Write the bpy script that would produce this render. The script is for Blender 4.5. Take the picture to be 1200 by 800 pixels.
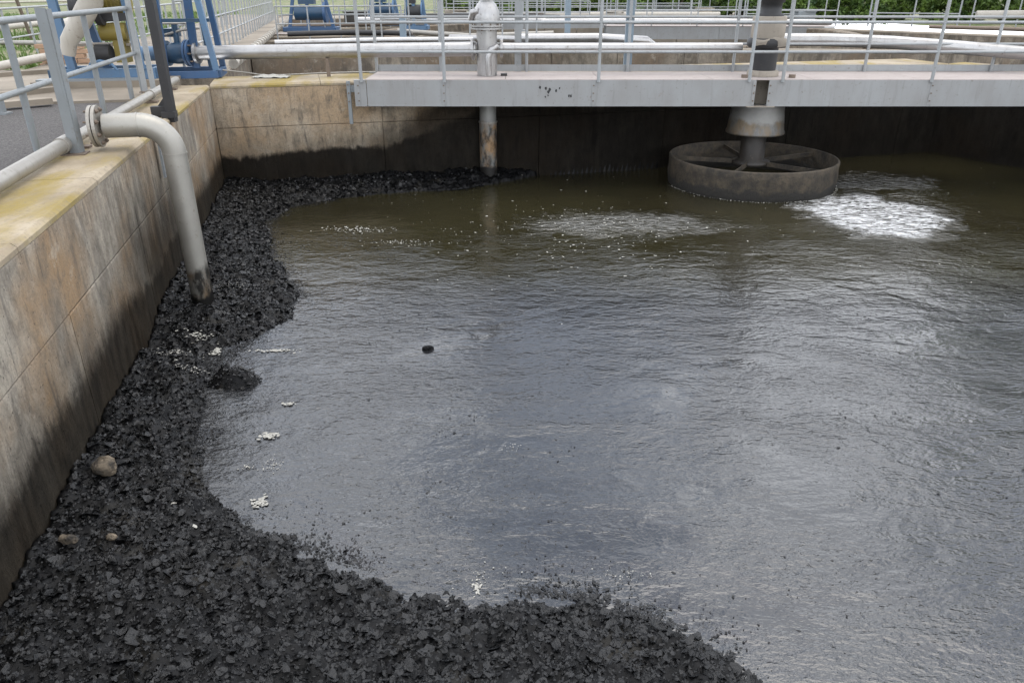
import bpy, math, random
import numpy as np
from mathutils import Vector, Matrix
R = math.radians
random.seed(7); rng = np.random.default_rng(11)
S = bpy.context.scene
for o in list(bpy.data.objects): bpy.data.objects.remove(o)

# ------------------------------------------------------------------ camera
CAM_H = 1.27            # metres above the top of the tank wall (z = 0)
F = 880.0               # focal length in photograph pixels (1200 wide)
PITCH = R(25.2)
cam = bpy.data.cameras.new('camera'); co = bpy.data.objects.new('camera', cam)
S.collection.objects.link(co); S.camera = co
co.location = (0, 0, CAM_H); co.rotation_euler = (R(90) - PITCH, 0, 0)
cam.sensor_width = 36; cam.lens = 36 * F / 1200; cam.clip_start = .05; cam.clip_end = 2000
S.render.resolution_x = 1024; S.render.resolution_y = 682
S.render.engine = 'CYCLES'
S.view_settings.view_transform = 'Standard'; S.view_settings.look = 'None'
S.view_settings.exposure = 0.55; S.view_settings.gamma = 1

# ------------------------------------------------------------------ sky and sun (bright overcast)
SUN_EL, SUN_AZ = R(74), R(35)      # azimuth measured from +Y clockwise: veiled sun ahead and to the right, high
W = bpy.data.worlds.new('World'); S.world = W; W.use_nodes = True
nt = W.node_tree; N = nt.nodes; L = nt.links; N.clear()
out = N.new('ShaderNodeOutputWorld'); bg = N.new('ShaderNodeBackground')
sky = N.new('ShaderNodeTexSky'); sky.sky_type = 'NISHITA'; sky.sun_disc = False
sky.sun_elevation = SUN_EL; sky.sun_rotation = SUN_AZ; sky.air_density = 1.2; sky.dust_density = 2.5
tc = N.new('ShaderNodeTexCoord'); mp = N.new('ShaderNodeMapping'); mp.inputs['Scale'].default_value = (1, 1, 2.2)
nz = N.new('ShaderNodeTexNoise'); nz.inputs['Scale'].default_value = 2.0; nz.inputs['Detail'].default_value = 6
cr = N.new('ShaderNodeValToRGB'); cr.color_ramp.elements[0].position = .30; cr.color_ramp.elements[1].position = .58
cr.color_ramp.elements[0].color = (.5, .5, .5, 1)
nz2 = N.new('ShaderNodeTexNoise'); nz2.inputs['Scale'].default_value = 3.1; nz2.inputs['Detail'].default_value = 5
cc = N.new('ShaderNodeValToRGB')
cc.color_ramp.elements[0].position = .36; cc.color_ramp.elements[0].color = (4.2, 4.9, 6.2, 1)
cc.color_ramp.elements[1].position = .62; cc.color_ramp.elements[1].color = (16.5, 16.6, 16.8, 1)
mx = N.new('ShaderNodeMix'); mx.data_type = 'RGBA'
L.new(tc.outputs['Generated'], mp.inputs[0]); L.new(mp.outputs[0], nz.inputs[0]); L.new(mp.outputs[0], nz2.inputs[0])
L.new(nz.outputs[0], cr.inputs[0]); L.new(nz2.outputs[0], cc.inputs[0])
L.new(cr.outputs[0], mx.inputs[0]); L.new(sky.outputs[0], mx.inputs[6]); L.new(cc.outputs[0], mx.inputs[7])
sep = N.new('ShaderNodeSeparateXYZ'); L.new(tc.outputs['Generated'], sep.inputs[0])     # sky gradient: brighter at the horizon than overhead, lifting the water reflection
grd = N.new('ShaderNodeMapRange'); L.new(sep.outputs[2], grd.inputs[0])
for i, v in ((1, 0.0), (2, 1.0), (3, 1.16), (4, .80)): grd.inputs[i].default_value = v
vm = N.new('ShaderNodeVectorMath'); vm.operation = 'SCALE'; L.new(mx.outputs[2], vm.inputs[0]); L.new(grd.outputs[0], vm.inputs['Scale'])
L.new(vm.outputs[0], bg.inputs[0]); bg.inputs[1].default_value = 0.15
L.new(bg.outputs[0], out.inputs[0])
sl = bpy.data.lights.new('sun', 'SUN'); sl.energy = 1.0; sl.angle = R(45); sl.color = (1, .95, .88)
so = bpy.data.objects.new('sun', sl); S.collection.objects.link(so)
sdir = Vector((math.sin(SUN_AZ) * math.cos(SUN_EL), math.cos(SUN_AZ) * math.cos(SUN_EL), math.sin(SUN_EL)))
so.rotation_euler = sdir.to_track_quat('Z', 'Y').to_euler(); so.location = (0, -5, 20)

# ------------------------------------------------------------------ measuring helper: photo pixel -> point at height z or at distance y
CP, SP = math.cos(PITCH), math.sin(PITCH)
def at(px, py, z=None, y=None):
    u = 400 - py; fw = F * CP + u * SP; dz = u * CP - F * SP
    d = (z - CAM_H) * fw / dz if y is None else y
    return Vector(((px - 600) / fw * d, d, CAM_H + dz / fw * d))

# ------------------------------------------------------------------ mesh builder
class MB:
    def __init__(s): s.v = []; s.f = []; s.sm = []
    def add(s, vs, fs, smooth=False):
        b = len(s.v); s.v += [tuple(p) for p in vs]; s.f += [tuple(i + b for i in f) for f in fs]; s.sm += [smooth] * len(fs); return s
    def box(s, c, d, rz=0, M=None):
        hx, hy, hz = d[0] / 2, d[1] / 2, d[2] / 2; r = Matrix.Rotation(rz, 3, 'Z') if M is None else M; c = Vector(c)
        vs = [c + r @ Vector((x * hx, y * hy, z * hz)) for z in (-1, 1) for x, y in ((-1, -1), (1, -1), (1, 1), (-1, 1))]
        return s.add(vs, [(0, 3, 2, 1), (4, 5, 6, 7), (0, 1, 5, 4), (1, 2, 6, 5), (2, 3, 7, 6), (3, 0, 4, 7)])
    def bar(s, a, b, w, h, up=(0, 0, 1)):
        a = Vector(a); b = Vector(b); z = (b - a); l = z.length; z.normalize(); up = Vector(up)
        if abs(z.dot(up)) > .97: up = Vector((1, 0, 0))
        x = up.cross(z).normalized(); y = z.cross(x)
        M = Matrix((x, y, z)).transposed()
        return s.box((a + b) / 2, (w, h, l), M=M)
    def tube(s, pts, r, n=12, cap=True):
        pts = [Vector(p) for p in pts]; rs = r if isinstance(r, (list, tuple)) else [r] * len(pts)
        prev = None; vs = []
        for i, p in enumerate(pts):
            t = (pts[min(i + 1, len(pts) - 1)] - pts[max(i - 1, 0)]).normalized()
            if prev is None:
                ref = Vector((0, 0, 1)) if abs(t.z) < .9 else Vector((1, 0, 0)); x = t.cross(ref).normalized()
            else: x = (prev - t * prev.dot(t)).normalized()
            prev = x; y = t.cross(x)
            vs += [p + (x * math.cos(2 * math.pi * k / n) + y * math.sin(2 * math.pi * k / n)) * rs[i] for k in range(n)]
        fs = [(i * n + k, i * n + (k + 1) % n, (i + 1) * n + (k + 1) % n, (i + 1) * n + k) for i in range(len(pts) - 1) for k in range(n)]
        s.add(vs, fs, True)
        if cap:
            s.add(vs[:n], [tuple(range(n - 1, -1, -1))]); s.add(vs[-n:], [tuple(range(n))])
        return s
    def ring(s, a, b, ro, ri, n=40):      # open annular cylinder
        a = Vector(a); b = Vector(b); t = (b - a).normalized(); ref = Vector((0, 0, 1)) if abs(t.z) < .9 else Vector((1, 0, 0))
        x = t.cross(ref).normalized(); y = t.cross(x); vs = []
        for p, r in ((a, ro), (b, ro), (b, ri), (a, ri)):
            vs += [p + (x * math.cos(2 * math.pi * k / n) + y * math.sin(2 * math.pi * k / n)) * r for k in range(n)]
        fs = []; sm = []
        for q in range(4):
            for k in range(n):
                fs.append((q * n + k, q * n + (k + 1) % n, ((q + 1) % 4) * n + (k + 1) % n, ((q + 1) % 4) * n + k))
        return s.add(vs, fs, False)
    def lathe(s, base, prof, n=28):
        base = Vector(base); vs = []
        for r, z in prof: vs += [base + Vector((r * math.cos(2 * math.pi * k / n), r * math.sin(2 * math.pi * k / n), z)) for k in range(n)]
        fs = [(i * n + k, i * n + (k + 1) % n, (i + 1) * n + (k + 1) % n, (i + 1) * n + k) for i in range(len(prof) - 1) for k in range(n)]
        s.add(vs, fs, True); s.add(vs[:n], [tuple(range(n - 1, -1, -1))]); s.add(vs[-n:], [tuple(range(n))]); return s
    def build(s, name, mat, parent=None, kind=None, label=None, cat=None, group=None, bevel=0):
        m = bpy.data.meshes.new(name); off = Vector((0, 0, 0))
        if parent is not None:
            q = parent
            while q is not None: off += q.location; q = q.parent
        m.from_pydata([tuple(Vector(p) - off) for p in s.v], [], s.f); m.update()
        if any(s.sm): m.polygons.foreach_set('use_smooth', s.sm)
        if any(s.sm) and not all(s.sm):
            pass
        m.materials.append(mat)
        o = bpy.data.objects.new(name, m); S.collection.objects.link(o)
        if parent is not None: o.parent = parent
        if bevel:
            b = o.modifiers.new('bevel', 'BEVEL'); b.width = bevel; b.segments = 2; b.limit_method = 'ANGLE'
        if kind: o['kind'] = kind
        if label: o['label'] = label
        if cat: o['category'] = cat
        if group: o['group'] = group
        return o
def thing(name, label, cat, loc=(0, 0, 0), group=None):
    o = bpy.data.objects.new(name, None); o.location = loc; o.empty_display_size = .1; S.collection.objects.link(o)
    o['label'] = label; o['category'] = cat
    if group: o['group'] = group
    return o
def npmesh(name, V, T, mat, kind=None, smooth=False, parent=None):
    m = bpy.data.meshes.new(name); V = np.asarray(V, np.float32); T = np.asarray(T, np.int32); k = T.shape[1]
    m.vertices.add(len(V)); m.vertices.foreach_set('co', V.ravel())
    m.loops.add(T.size); m.loops.foreach_set('vertex_index', T.ravel())
    m.polygons.add(len(T)); m.polygons.foreach_set('loop_start', np.arange(0, T.size, k, dtype=np.int32))
    m.polygons.foreach_set('use_smooth', np.full(len(T), smooth)); m.update(calc_edges=True); m.validate()
    m.materials.append(mat); o = bpy.data.objects.new(name, m); S.collection.objects.link(o)
    if kind: o['kind'] = kind
    if parent: o.parent = parent
    return o

# ------------------------------------------------------------------ materials
class NT:
    def __init__(s, name):
        s.m = bpy.data.materials.new(name); s.m.use_nodes = True; s.t = s.m.node_tree; s.b = s.t.nodes['Principled BSDF']
        s.pos = s.t.nodes.new('ShaderNodeNewGeometry').outputs['Position']
    def n(s, ty, **kw):
        x = s.t.nodes.new(ty)
        for k, v in kw.items(): setattr(x, k, v)
        return x
    def l(s, a, b): s.t.links.new(a, b)
    def mapping(s, scale, src=None, rot=(0, 0, 0)):
        m = s.n('ShaderNodeMapping'); m.inputs['Scale'].default_value = scale; m.inputs['Rotation'].default_value = rot; s.l(src or s.pos, m.inputs[0]); return m.outputs[0]
    def noise(s, scale, detail=6, rough=.55, vec=None, dist=0):
        x = s.n('ShaderNodeTexNoise'); x.inputs['Scale'].default_value = scale; x.inputs['Detail'].default_value = detail
        x.inputs['Roughness'].default_value = rough; x.inputs['Distortion'].default_value = dist; s.l(vec or s.pos, x.inputs['Vector']); return x.outputs[0]
    def voro(s, scale, vec=None, feature='F1', out='Distance'):
        x = s.n('ShaderNodeTexVoronoi'); x.feature = feature; x.inputs['Scale'].default_value = scale; s.l(vec or s.pos, x.inputs['Vector']); return x.outputs[out]
    def ramp(s, src, *st):
        r = s.n('ShaderNodeValToRGB'); e = r.color_ramp.elements
        while len(e) < len(st): e.new(.5)
        for q, (p, c) in zip(e, st):
            q.position = p; q.color = (c, c, c, 1) if not hasattr(c, '__len__') else (*c, 1)
        s.l(src, r.inputs[0]); return r.outputs[0]
    def mix(s, f, a, b, blend='MIX'):
        x = s.n('ShaderNodeMix'); x.data_type = 'RGBA'; x.blend_type = blend
        for i, v in ((0, f), (6, a), (7, b)):
            if hasattr(v, 'default_value'): s.l(v, x.inputs[i])
            else: x.inputs[i].default_value = v if i == 0 else (*v, 1)
        return x.outputs[2]
    def math(s, op, a, b=0.0, c=None, clamp=False):
        x = s.n('ShaderNodeMath'); x.operation = op; x.use_clamp = clamp
        for i, v in enumerate((a, b) if c is None else (a, b, c)):
            if hasattr(v, 'default_value'): s.l(v, x.inputs[i])
            else: x.inputs[i].default_value = v
        return x.outputs[0]
    def xyz(s, src=None):
        x = s.n('ShaderNodeSeparateXYZ'); s.l(src or s.pos, x.inputs[0]); return x.outputs
    def maprange(s, v, a, b, c=0.0, d=1.0, smooth=True):
        x = s.n('ShaderNodeMapRange'); x.interpolation_type = 'SMOOTHSTEP' if smooth else 'LINEAR'
        for i, q in enumerate((v, a, b, c, d)):
            if hasattr(q, 'default_value'): s.l(q, x.inputs[i])
            else: x.inputs[i].default_value = q
        return x.outputs[0]
    def set(s, color=None, rough=None, metal=None, bump=None, strength=.3, dist=.01, spec=None, ior=None):
        for k, v in (('Base Color', color), ('Roughness', rough), ('Metallic', metal), ('Specular IOR Level', spec), ('IOR', ior)):
            if v is None: continue
            if hasattr(v, 'default_value'): s.l(v, s.b.inputs[k])
            else: s.b.inputs[k].default_value = (*v, 1) if hasattr(v, '__len__') else v
        if bump is not None:
            b = s.n('ShaderNodeBump'); b.inputs['Distance'].default_value = dist
            if hasattr(strength, 'default_value'): s.l(strength, b.inputs['Strength'])
            else: b.inputs['Strength'].default_value = strength
            s.l(bump, b.inputs['Height']); s.l(b.outputs[0], s.b.inputs['Normal'])
        return s.m

TL = R(12.5)                              # the left wall runs 12.5 degrees off the view axis
CORNER = Vector((-4.38, 11.4, 0))
AV = Vector((math.sin(TL), -math.cos(TL), 0))     # along left wall, towards the camera
AU = Vector((math.cos(TL), math.sin(TL), 0))      # away from left wall, over the water
TB = R(15.0)
BU = Vector((math.cos(TB), math.sin(TB), 0)); BV = Vector((-math.sin(TB), math.cos(TB), 0))

def concrete_face(name, stain_shade_fn, stain_shade_light=(.030, .025, .019), light=(.355, .315, .255), warm=(.27, .18, .10), dark=(.15, .13, .105)):
    t = NT(name); x, y, z = t.xyz()
    streak = t.noise(1.0, 8, .68, t.mapping((3.6, 3.6, 1.1)), dist=.5)
    streak2 = t.noise(1.0, 8, .72, t.mapping((13, 13, 2.4)), dist=.7); blot = t.noise(5.5, 8, .72)
    big = t.noise(.75, 5, .55)
    pit = t.voro(26, t.mapping((1, 1, .6)))
    c = t.mix(t.ramp(streak, (.42, 0), (.60, .9)), light, dark)
    c = t.mix(t.ramp(big, (.45, 0), (.60, 1)), c, warm)
    c = t.mix(t.ramp(streak2, (.53, 0), (.68, .75)), c, (.075, .065, .055))
    c = t.mix(t.ramp(streak2, (.26, .6), (.38, 0)), c, (.46, .41, .34))
    c = t.mix(t.ramp(blot, (.50, 0), (.66, .65)), c, (.12, .10, .075)); c = t.mix(t.ramp(blot, (.32, .5), (.44, 0)), c, (.44, .39, .31))
    fine = t.noise(45, 4, .7)
    c = t.mix(t.ramp(fine, (.35, .35), (.5, 0)), c, (.1, .09, .075))
    c = t.mix(t.ramp(pit, (.05, .75), (.13, 0)), c, (.06, .055, .05))
    st = stain_shade_fn(t, x, y, z)                         # 0..1 wet tar-like sludge stain; on the back wall also painted shade
    stain_shade = t.mix(t.ramp(t.noise(1.0, 7, .65, t.mapping((10, 10, 2.5))), (.35, 0), (.75, 1)), (.004, .0038, .0035), stain_shade_light)
    c = t.mix(st, c, stain_shade)
    rg = t.math('MULTIPLY_ADD', st, -.12, .88); t.l(t.math('MULTIPLY_ADD', st, -.42, .45), t.b.inputs['Specular IOR Level'])
    h = t.math('ADD', t.math('MULTIPLY', fine, .5), t.math('ADD', t.math('MULTIPLY', t.ramp(pit, (.0, 0), (.14, 1)), .8), t.math('MULTIPLY', streak2, .8)))
    return t.set(c, rg, bump=h, strength=.8, dist=.016)
def stain_left(t, x, y, z):
    wob = t.noise(1.1, 4, .5); wob2 = t.noise(1.0, 7, .65, t.mapping((11, 11, .9))); sp = t.noise(14, 6, .7)
    base = t.math('ADD', t.math('MULTIPLY_ADD', wob, .30, -1.10), t.math('MULTIPLY_ADD', wob2, .22, -.11))
    base = t.math('ADD', base, t.math('MULTIPLY_ADD', sp, .16, -.08))
    d = t.math('SUBTRACT', base, z)
    hard = t.maprange(d, -.14, .20)
    # dark splash haze on the wall beside the outfall pipe: thin, streaky, fading upward
    near = t.maprange(t.math('ABSOLUTE', t.math('SUBTRACT', y, 7.0)), .3, 2.6, 1.0, 0.0)
    haze = t.math('MULTIPLY', t.math('MULTIPLY', near, t.maprange(t.math('ADD', z, t.math('MULTIPLY_ADD', wob2, .9, -.45)), .10, -.95)), .86)
    soft = t.math('MULTIPLY', t.maprange(d, -.42, .05), .42)
    return t.math('MAXIMUM', t.math('MAXIMUM', t.math('MULTIPLY', hard, .95), haze), soft)
def stain_shade_back(t, x, y, z):
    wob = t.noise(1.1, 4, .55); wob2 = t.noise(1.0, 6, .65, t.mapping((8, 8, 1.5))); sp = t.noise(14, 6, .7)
    rise = t.maprange(x, -2.6, .0, 0.0, .75)  # lifts the dark colour rightward: mostly painted shade under the bridge, partly tar
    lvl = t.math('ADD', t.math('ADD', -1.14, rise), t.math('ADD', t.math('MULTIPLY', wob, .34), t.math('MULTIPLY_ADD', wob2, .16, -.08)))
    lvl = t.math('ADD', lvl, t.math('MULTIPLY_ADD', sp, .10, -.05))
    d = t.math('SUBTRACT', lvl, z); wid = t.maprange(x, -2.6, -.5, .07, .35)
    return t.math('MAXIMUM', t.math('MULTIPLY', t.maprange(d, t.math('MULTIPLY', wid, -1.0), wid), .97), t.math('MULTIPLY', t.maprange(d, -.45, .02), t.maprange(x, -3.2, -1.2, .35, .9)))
def stain_far(t, x, y, z):
    wob = t.noise(.8, 5, .6)
    d = t.math('SUBTRACT', t.math('MULTIPLY_ADD', wob, .5, -.95), z)
    return t.math('MULTIPLY', t.maprange(d, -.1, .15), .93)
M_wall_l = concrete_face('wall_concrete_left', stain_left)
M_wall_b = concrete_face('wall_concrete_back', stain_shade_back, stain_shade_light=(.011, .010, .009), light=(.44, .375, .285), warm=(.33, .24, .15), dark=(.18, .155, .12))  # near-black tone also stands in for shade under the bridge
M_wall_f = concrete_face('wall_concrete_far', stain_far, light=(.26, .22, .17), warm=(.17, .125, .085), dark=(.08, .066, .05))

t = NT('coping_concrete')
c = t.mix(t.ramp(t.noise(1.3, 6, .6), (.35, 0), (.65, 1)), (.37, .31, .225), (.22, .175, .115))
c = t.mix(t.ramp(t.noise(.9, 6, .6, t.mapping((2.2, .7, 1), rot=(0, 0, TL))), (.46, 0), (.60, .85)), c, (.24, .175, .03))
c = t.mix(t.ramp(t.noise(30, 5, .7), (.32, .6), (.5, 0)), c, (.17, .14, .10))
c = t.mix(t.ramp(t.noise(3.2, 7, .7), (.58, 0), (.74, .7)), c, (.15, .13, .10))
M_cop = t.set(c, .9, bump=t.noise(38, 6, .7), strength=.5, dist=.008)

def paint(name, base, dirt=(.13, .10, .075), amt=.5, rough=.5, metal=0.0, rust=(.16, .06, .025), rusta=.5):
    t = NT(name)
    c = t.mix(t.ramp(t.noise(2.3, 6, .6, t.mapping((1.5, 1.5, .8))), (.35, 0), (.8, amt)), base, tuple(b * .55 + d * .45 for b, d in zip(base, dirt)))
    c = t.mix(t.ramp(t.noise(18, 6, .65), (.60, 0), (.72, amt)), c, dirt)
    c = t.mix(t.ramp(t.noise(7, 8, .75), (.66, 0), (.72, rusta)), c, rust)
    c = t.mix(t.ramp(t.noise(1.0, 7, .7, t.mapping((15, 15, 1.3))), (.54, 0), (.74, amt)), c, tuple(b * .5 + d * .3 for b, d in zip(base, dirt)))
    r = t.math('MULTIPLY_ADD', t.noise(9, 4), .3, rough - .12)
    return t.set(c, r, metal, bump=t.noise(60, 4, .6), strength=.12, dist=.004)
M_grey = paint('grey_blue_paint', (.20, .22, .23), amt=.6)
M_beam = paint('pale_grey_beam_paint', (.275, .28, .278), amt=.65, rusta=.35)
M_rail = paint('grey_rail_paint', (.30, .315, .32), amt=.6)
M_galv = paint('weathered_galvanised_steel', (.32, .305, .275), amt=.6, rough=.45, metal=.5, rusta=.3)
M_pipe = paint('dull_steel_pipe', (.34, .32, .285), amt=.6, rough=.45, metal=.55, rusta=.35)
M_silver = paint('silver_painted_pipe', (.42, .415, .41), amt=.7, rough=.36, metal=.85, rusta=.4)
M_white = paint('white_painted_pipe', (.40, .37, .32), amt=.6, rough=.55, rusta=.45)
M_blue = paint('blue_machine_paint', (.025, .08, .18), amt=.55, rusta=.6)
M_lblue = paint('faded_blue_paint', (.075, .15, .25), amt=.5, rusta=.6)
M_dblue = paint('dark_blue_machine_paint', (.012, .05, .10), amt=.35, rough=.4)
M_pblue = paint('washed_out_blue_paint', (.20, .26, .31), amt=.5)
M_yel = paint('yellow_motor_paint', (.20, .155, .025), amt=.95)
M_blk = paint('black_rubber_coating', (.018, .018, .020), dirt=(.07, .06, .05), amt=.4, rough=.55, rusta=.15)
M_hub = paint('dark_oily_iron', (.018, .016, .014), amt=.6, rough=.5)
M_deck = paint('dusty_pink_grey_deck', (.36, .315, .295), amt=.5, rough=.85, rusta=.3)
M_conc = paint('grey_cast_housing', (.30, .265, .22), amt=.8, rough=.85, rusta=.2)
M_bolt = paint('rusty_bolt_steel', (.18, .14, .11), amt=.6, rough=.6, metal=.4)

def stained_pipe(name, base, z0, z1, zdark, metal=.3, orange=(.17, .12, .075), tara=.9):
    """pipe: clean above z1, patchy tar and orange-brown scale below it, black at the waterline"""
    t = NT(name); x, y, z = t.xyz()
    c = t.mix(t.ramp(t.noise(3, 6, .6), (.35, 0), (.8, .6)), base, tuple(b * .55 for b in base))
    c = t.mix(t.ramp(t.noise(22, 6, .7), (.6, 0), (.72, .5)), c, (.16, .12, .08))
    patch = t.noise(6, 6, .6, t.mapping((1, 1, .7)))
    low = t.maprange(t.math('SUBTRACT', t.math('MULTIPLY_ADD', t.math('SUBTRACT', t.noise(7, 4), .5), .25, z1), z), -.03, .06)
    c = t.mix(low, c, t.mix(t.ramp(patch, (.40, 0), (.60, 1)), tuple(b * .62 for b in base), orange))
    tar = t.math('MULTIPLY', t.math('MULTIPLY', low, tara), t.ramp(t.noise(10, 7, .65, t.mapping((1, 1, .5))), (.45, 0), (.58, 1)))
    c = t.mix(tar, c, (.012, .011, .010))
    bott = t.maprange(t.math('SUBTRACT', t.math('MULTIPLY_ADD', t.math('SUBTRACT', t.noise(9, 4), .5), .22, zdark), z), 0, .05)
    c = t.mix(bott, c, (.014, .013, .012))
    return t.set(c, .48, metal, bump=t.noise(40, 5, .7), strength=.2, dist=.005)
M_outfall = stained_pipe('outfall_pipe_steel', (.35, .335, .30), 0, -1.10, -1.34, metal=.6)
M_colpipe = stained_pipe('riser_pipe_steel', (.30, .30, .285), 0, -.68, -1.33, orange=(.30, .19, .10), tara=.8)
M_skirt = stained_pipe('mixer_skirt_steel', (.24, .235, .22), 0, -.60, -1.5, orange=(.17, .13, .085), tara=.25)

t = NT('mixer_ring_crusted_steel'); x, y, z = t.xyz()
c = t.mix(t.ramp(t.noise(5, 7, .65), (.35, 0), (.65, 1)), (.020, .017, .013), (.075, .058, .038))
c = t.mix(t.maprange(t.math('SUBTRACT', t.math('MULTIPLY_ADD', t.noise(4, 5), .35, -1.62), z), -.02, .04), c, (.022, .02, .017))
c = t.mix(t.ramp(t.noise(13, 6, .7), (.54, 0), (.66, .8)), c, (.02, .018, .015))
M_ring = t.set(c, .75, bump=t.noise(24, 7, .7), strength=.7, dist=.02)

# water -------------------------------------------------------------------
t = NT('murky_sewage_water'); x, y, z = t.xyz()
c = t.mix(t.ramp(t.noise(.5, 5, .6), (.35, 0), (.7, 1)), (.028, .025, .012), (.018, .0155, .008))
grey = t.maprange(y, 8.4, 6.6)
c = t.mix(grey, c, t.mix(t.ramp(t.noise(.8, 6, .6, dist=.6), (.35, 0), (.65, 1)), (.018, .0185, .02), (.011, .0115, .013)))
scum = t.ramp(t.noise(26, 7, .75, t.mapping((1, 1.8, 1)), dist=.8), (.60, 0), (.68, 1))
smask = t.ramp(t.noise(1.1, 5, .6, dist=.4), (.42, .05), (.62, 1))
c = t.mix(t.math('MULTIPLY', t.math('MULTIPLY', scum, smask), .5), c, (.17, .16, .13))
# rough water near the mixer, carrying the painted glint and foam flecks, ripple size by zone
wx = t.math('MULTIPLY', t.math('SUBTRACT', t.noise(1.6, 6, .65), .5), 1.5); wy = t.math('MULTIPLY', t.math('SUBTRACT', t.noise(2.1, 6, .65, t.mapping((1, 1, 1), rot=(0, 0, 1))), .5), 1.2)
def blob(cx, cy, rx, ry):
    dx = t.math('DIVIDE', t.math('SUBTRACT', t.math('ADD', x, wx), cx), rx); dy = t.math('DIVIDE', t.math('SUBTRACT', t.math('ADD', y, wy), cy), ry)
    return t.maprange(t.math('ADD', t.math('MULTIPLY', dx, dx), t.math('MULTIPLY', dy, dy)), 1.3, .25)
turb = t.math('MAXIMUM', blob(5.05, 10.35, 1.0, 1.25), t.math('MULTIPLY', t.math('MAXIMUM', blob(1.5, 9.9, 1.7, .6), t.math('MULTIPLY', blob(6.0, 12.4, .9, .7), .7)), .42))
r_big = t.noise(3.2, 4, .5, t.mapping((1, 1.7, 1)), dist=.4)
r_mid = t.noise(11, 3, .5, t.mapping((1, 1.9, 1), rot=(0, 0, R(12))), dist=.5)
r_fine = t.noise(36, 3, .55, t.mapping((1, 1.6, 1), rot=(0, 0, R(-14))))
amp = t.ramp(t.noise(.7, 5, .6, t.mapping((1, 1.8, 1), rot=(0, 0, R(-20))), dist=.6), (.34, .15), (.66, 1.5))
nearf = t.maprange(y, 7.6, 5.2, .35, 1.0); midz = t.math('MULTIPLY_ADD', t.math('MULTIPLY', t.maprange(y, 5.6, 7.2), t.maprange(y, 10.4, 8.8)), .25, t.maprange(y, 7.0, 9.2, 1.0, .55))
h = t.math('ADD', t.math('MULTIPLY', t.math('MULTIPLY', r_big, midz), .9), t.math('ADD', t.math('MULTIPLY', t.math('MULTIPLY', t.math('MULTIPLY', r_mid, midz), amp), .50), t.math('MULTIPLY', t.math('MULTIPLY', t.math('MULTIPLY', r_fine, amp), nearf), .22)))
h = t.math('ADD', h, t.math('MULTIPLY', t.math('MULTIPLY', scum, smask), t.math('MULTIPLY', nearf, .22)))
h = t.math('ADD', h, t.math('MULTIPLY', turb, t.math('MULTIPLY', t.noise(7.5, 4, .55, t.mapping((1, 1.5, 1)), dist=.3), 7)))
glint_froth = t.math('MULTIPLY', t.maprange(turb, .25, .95), t.ramp(t.noise(5.5, 7, .68, t.mapping((1, 2.6, 1)), dist=1.6), (.42, 0), (.58, 1)))
c = t.mix(glint_froth, c, (.82, .83, .84))  # sky glint beside the mixer painted into the colour, with faint foam speckle
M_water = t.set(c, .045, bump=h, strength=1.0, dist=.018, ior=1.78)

t = NT('wet_black_sludge')
c = t.mix(t.ramp(t.noise(7, 6, .6), (.4, 0), (.7, 1)), (.003, .003, .003), (.010, .010, .011))
c = t.mix(t.ramp(t.noise(2.1, 5, .6), (.58, 0), (.72, .5)), c, (.05, .045, .036))
M_sludge = t.set(c, t.math('MULTIPLY_ADD', t.noise(13, 4), .35, .18), bump=t.noise(70, 6, .7), strength=.6, dist=.008, spec=.14)
t = NT('sludge_flake')
isl = t.n('ShaderNodeObjectInfo')
rnd = t.n('ShaderNodeTexWhiteNoise'); t.l(t.mapping((14, 14, 14)), rnd.inputs[0])
c = t.mix(t.noise(17, 3), (.002, .002, .0022), (.009, .0095, .0105))
c = t.mix(t.ramp(t.noise(31, 4), (.66, 0), (.74, .5)), c, (.08, .075, .065))
M_flake = t.set(c, t.math('MULTIPLY_ADD', t.noise(21, 3), .22, .06), bump=t.noise(75, 5, .65), strength=1.0, dist=.007, spec=.40)
t = NT('white_foam')
M_foam = t.set(t.mix(t.noise(40, 5), (.24, .23, .20), (.44, .43, .39)), .7, bump=t.noise(90, 5), strength=.6, dist=.006)
t = NT('brown_lump')
M_lump = t.set(t.mix(t.ramp(t.noise(14, 6, .65), (.38, 0), (.62, 1)), (.03, .025, .02), (.17, .135, .095)), .8, bump=t.noise(34, 6, .7), strength=.8, dist=.012)
t = NT('asphalt')
c = t.mix(t.noise(.9, 6, .6), (.085, .078, .075), (.13, .12, .115)); c = t.mix(t.ramp(t.noise(55, 5, .7), (.38, .9), (.56, 0)), c, (.03, .028, .026))
c = t.mix(t.ramp(t.noise(33, 6, .75), (.58, 0), (.66, .8)), c, (.26, .24, .22))
M_asph = t.set(c, .9, bump=t.noise(40, 6, .75), strength=1.0, dist=.02)
t = NT('lawn_ground'); x, y, z = t.xyz()
c = t.mix(t.ramp(t.noise(.7, 8, .65), (.40, 0), (.60, 1)), (.30, .25, .17), (.075, .13, .022))
c = t.mix(t.ramp(t.noise(9, 7, .7), (.42, .6), (.58, 0)), c, (.045, .075, .015))
M_lawn = t.set(c, .95, bump=t.noise(22, 7, .7), strength=.8, dist=.05)
t = NT('far_concrete_paving')
c = t.mix(t.ramp(t.noise(.6, 7, .6), (.35, 0), (.65, 1)), (.27, .23, .18), (.15, .125, .095)); c = t.mix(t.ramp(t.noise(6, 7, .7), (.58, 0), (.7, .7)), c, (.13, .11, .09))
M_pave = t.set(c, .9, bump=t.noise(30, 6, .7), strength=.4, dist=.01)
t = NT('grass_blades')
M_grass = t.set(t.mix(t.noise(3, 4), (.06, .12, .02), (.13, .19, .04)), .75)
t = NT('leaves'); 
M_leaf = t.set(t.mix(t.ramp(t.noise(1.3, 5), (.35, 0), (.65, 1)), (.018, .050, .009), (.15, .23, .035)), .6)
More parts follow.
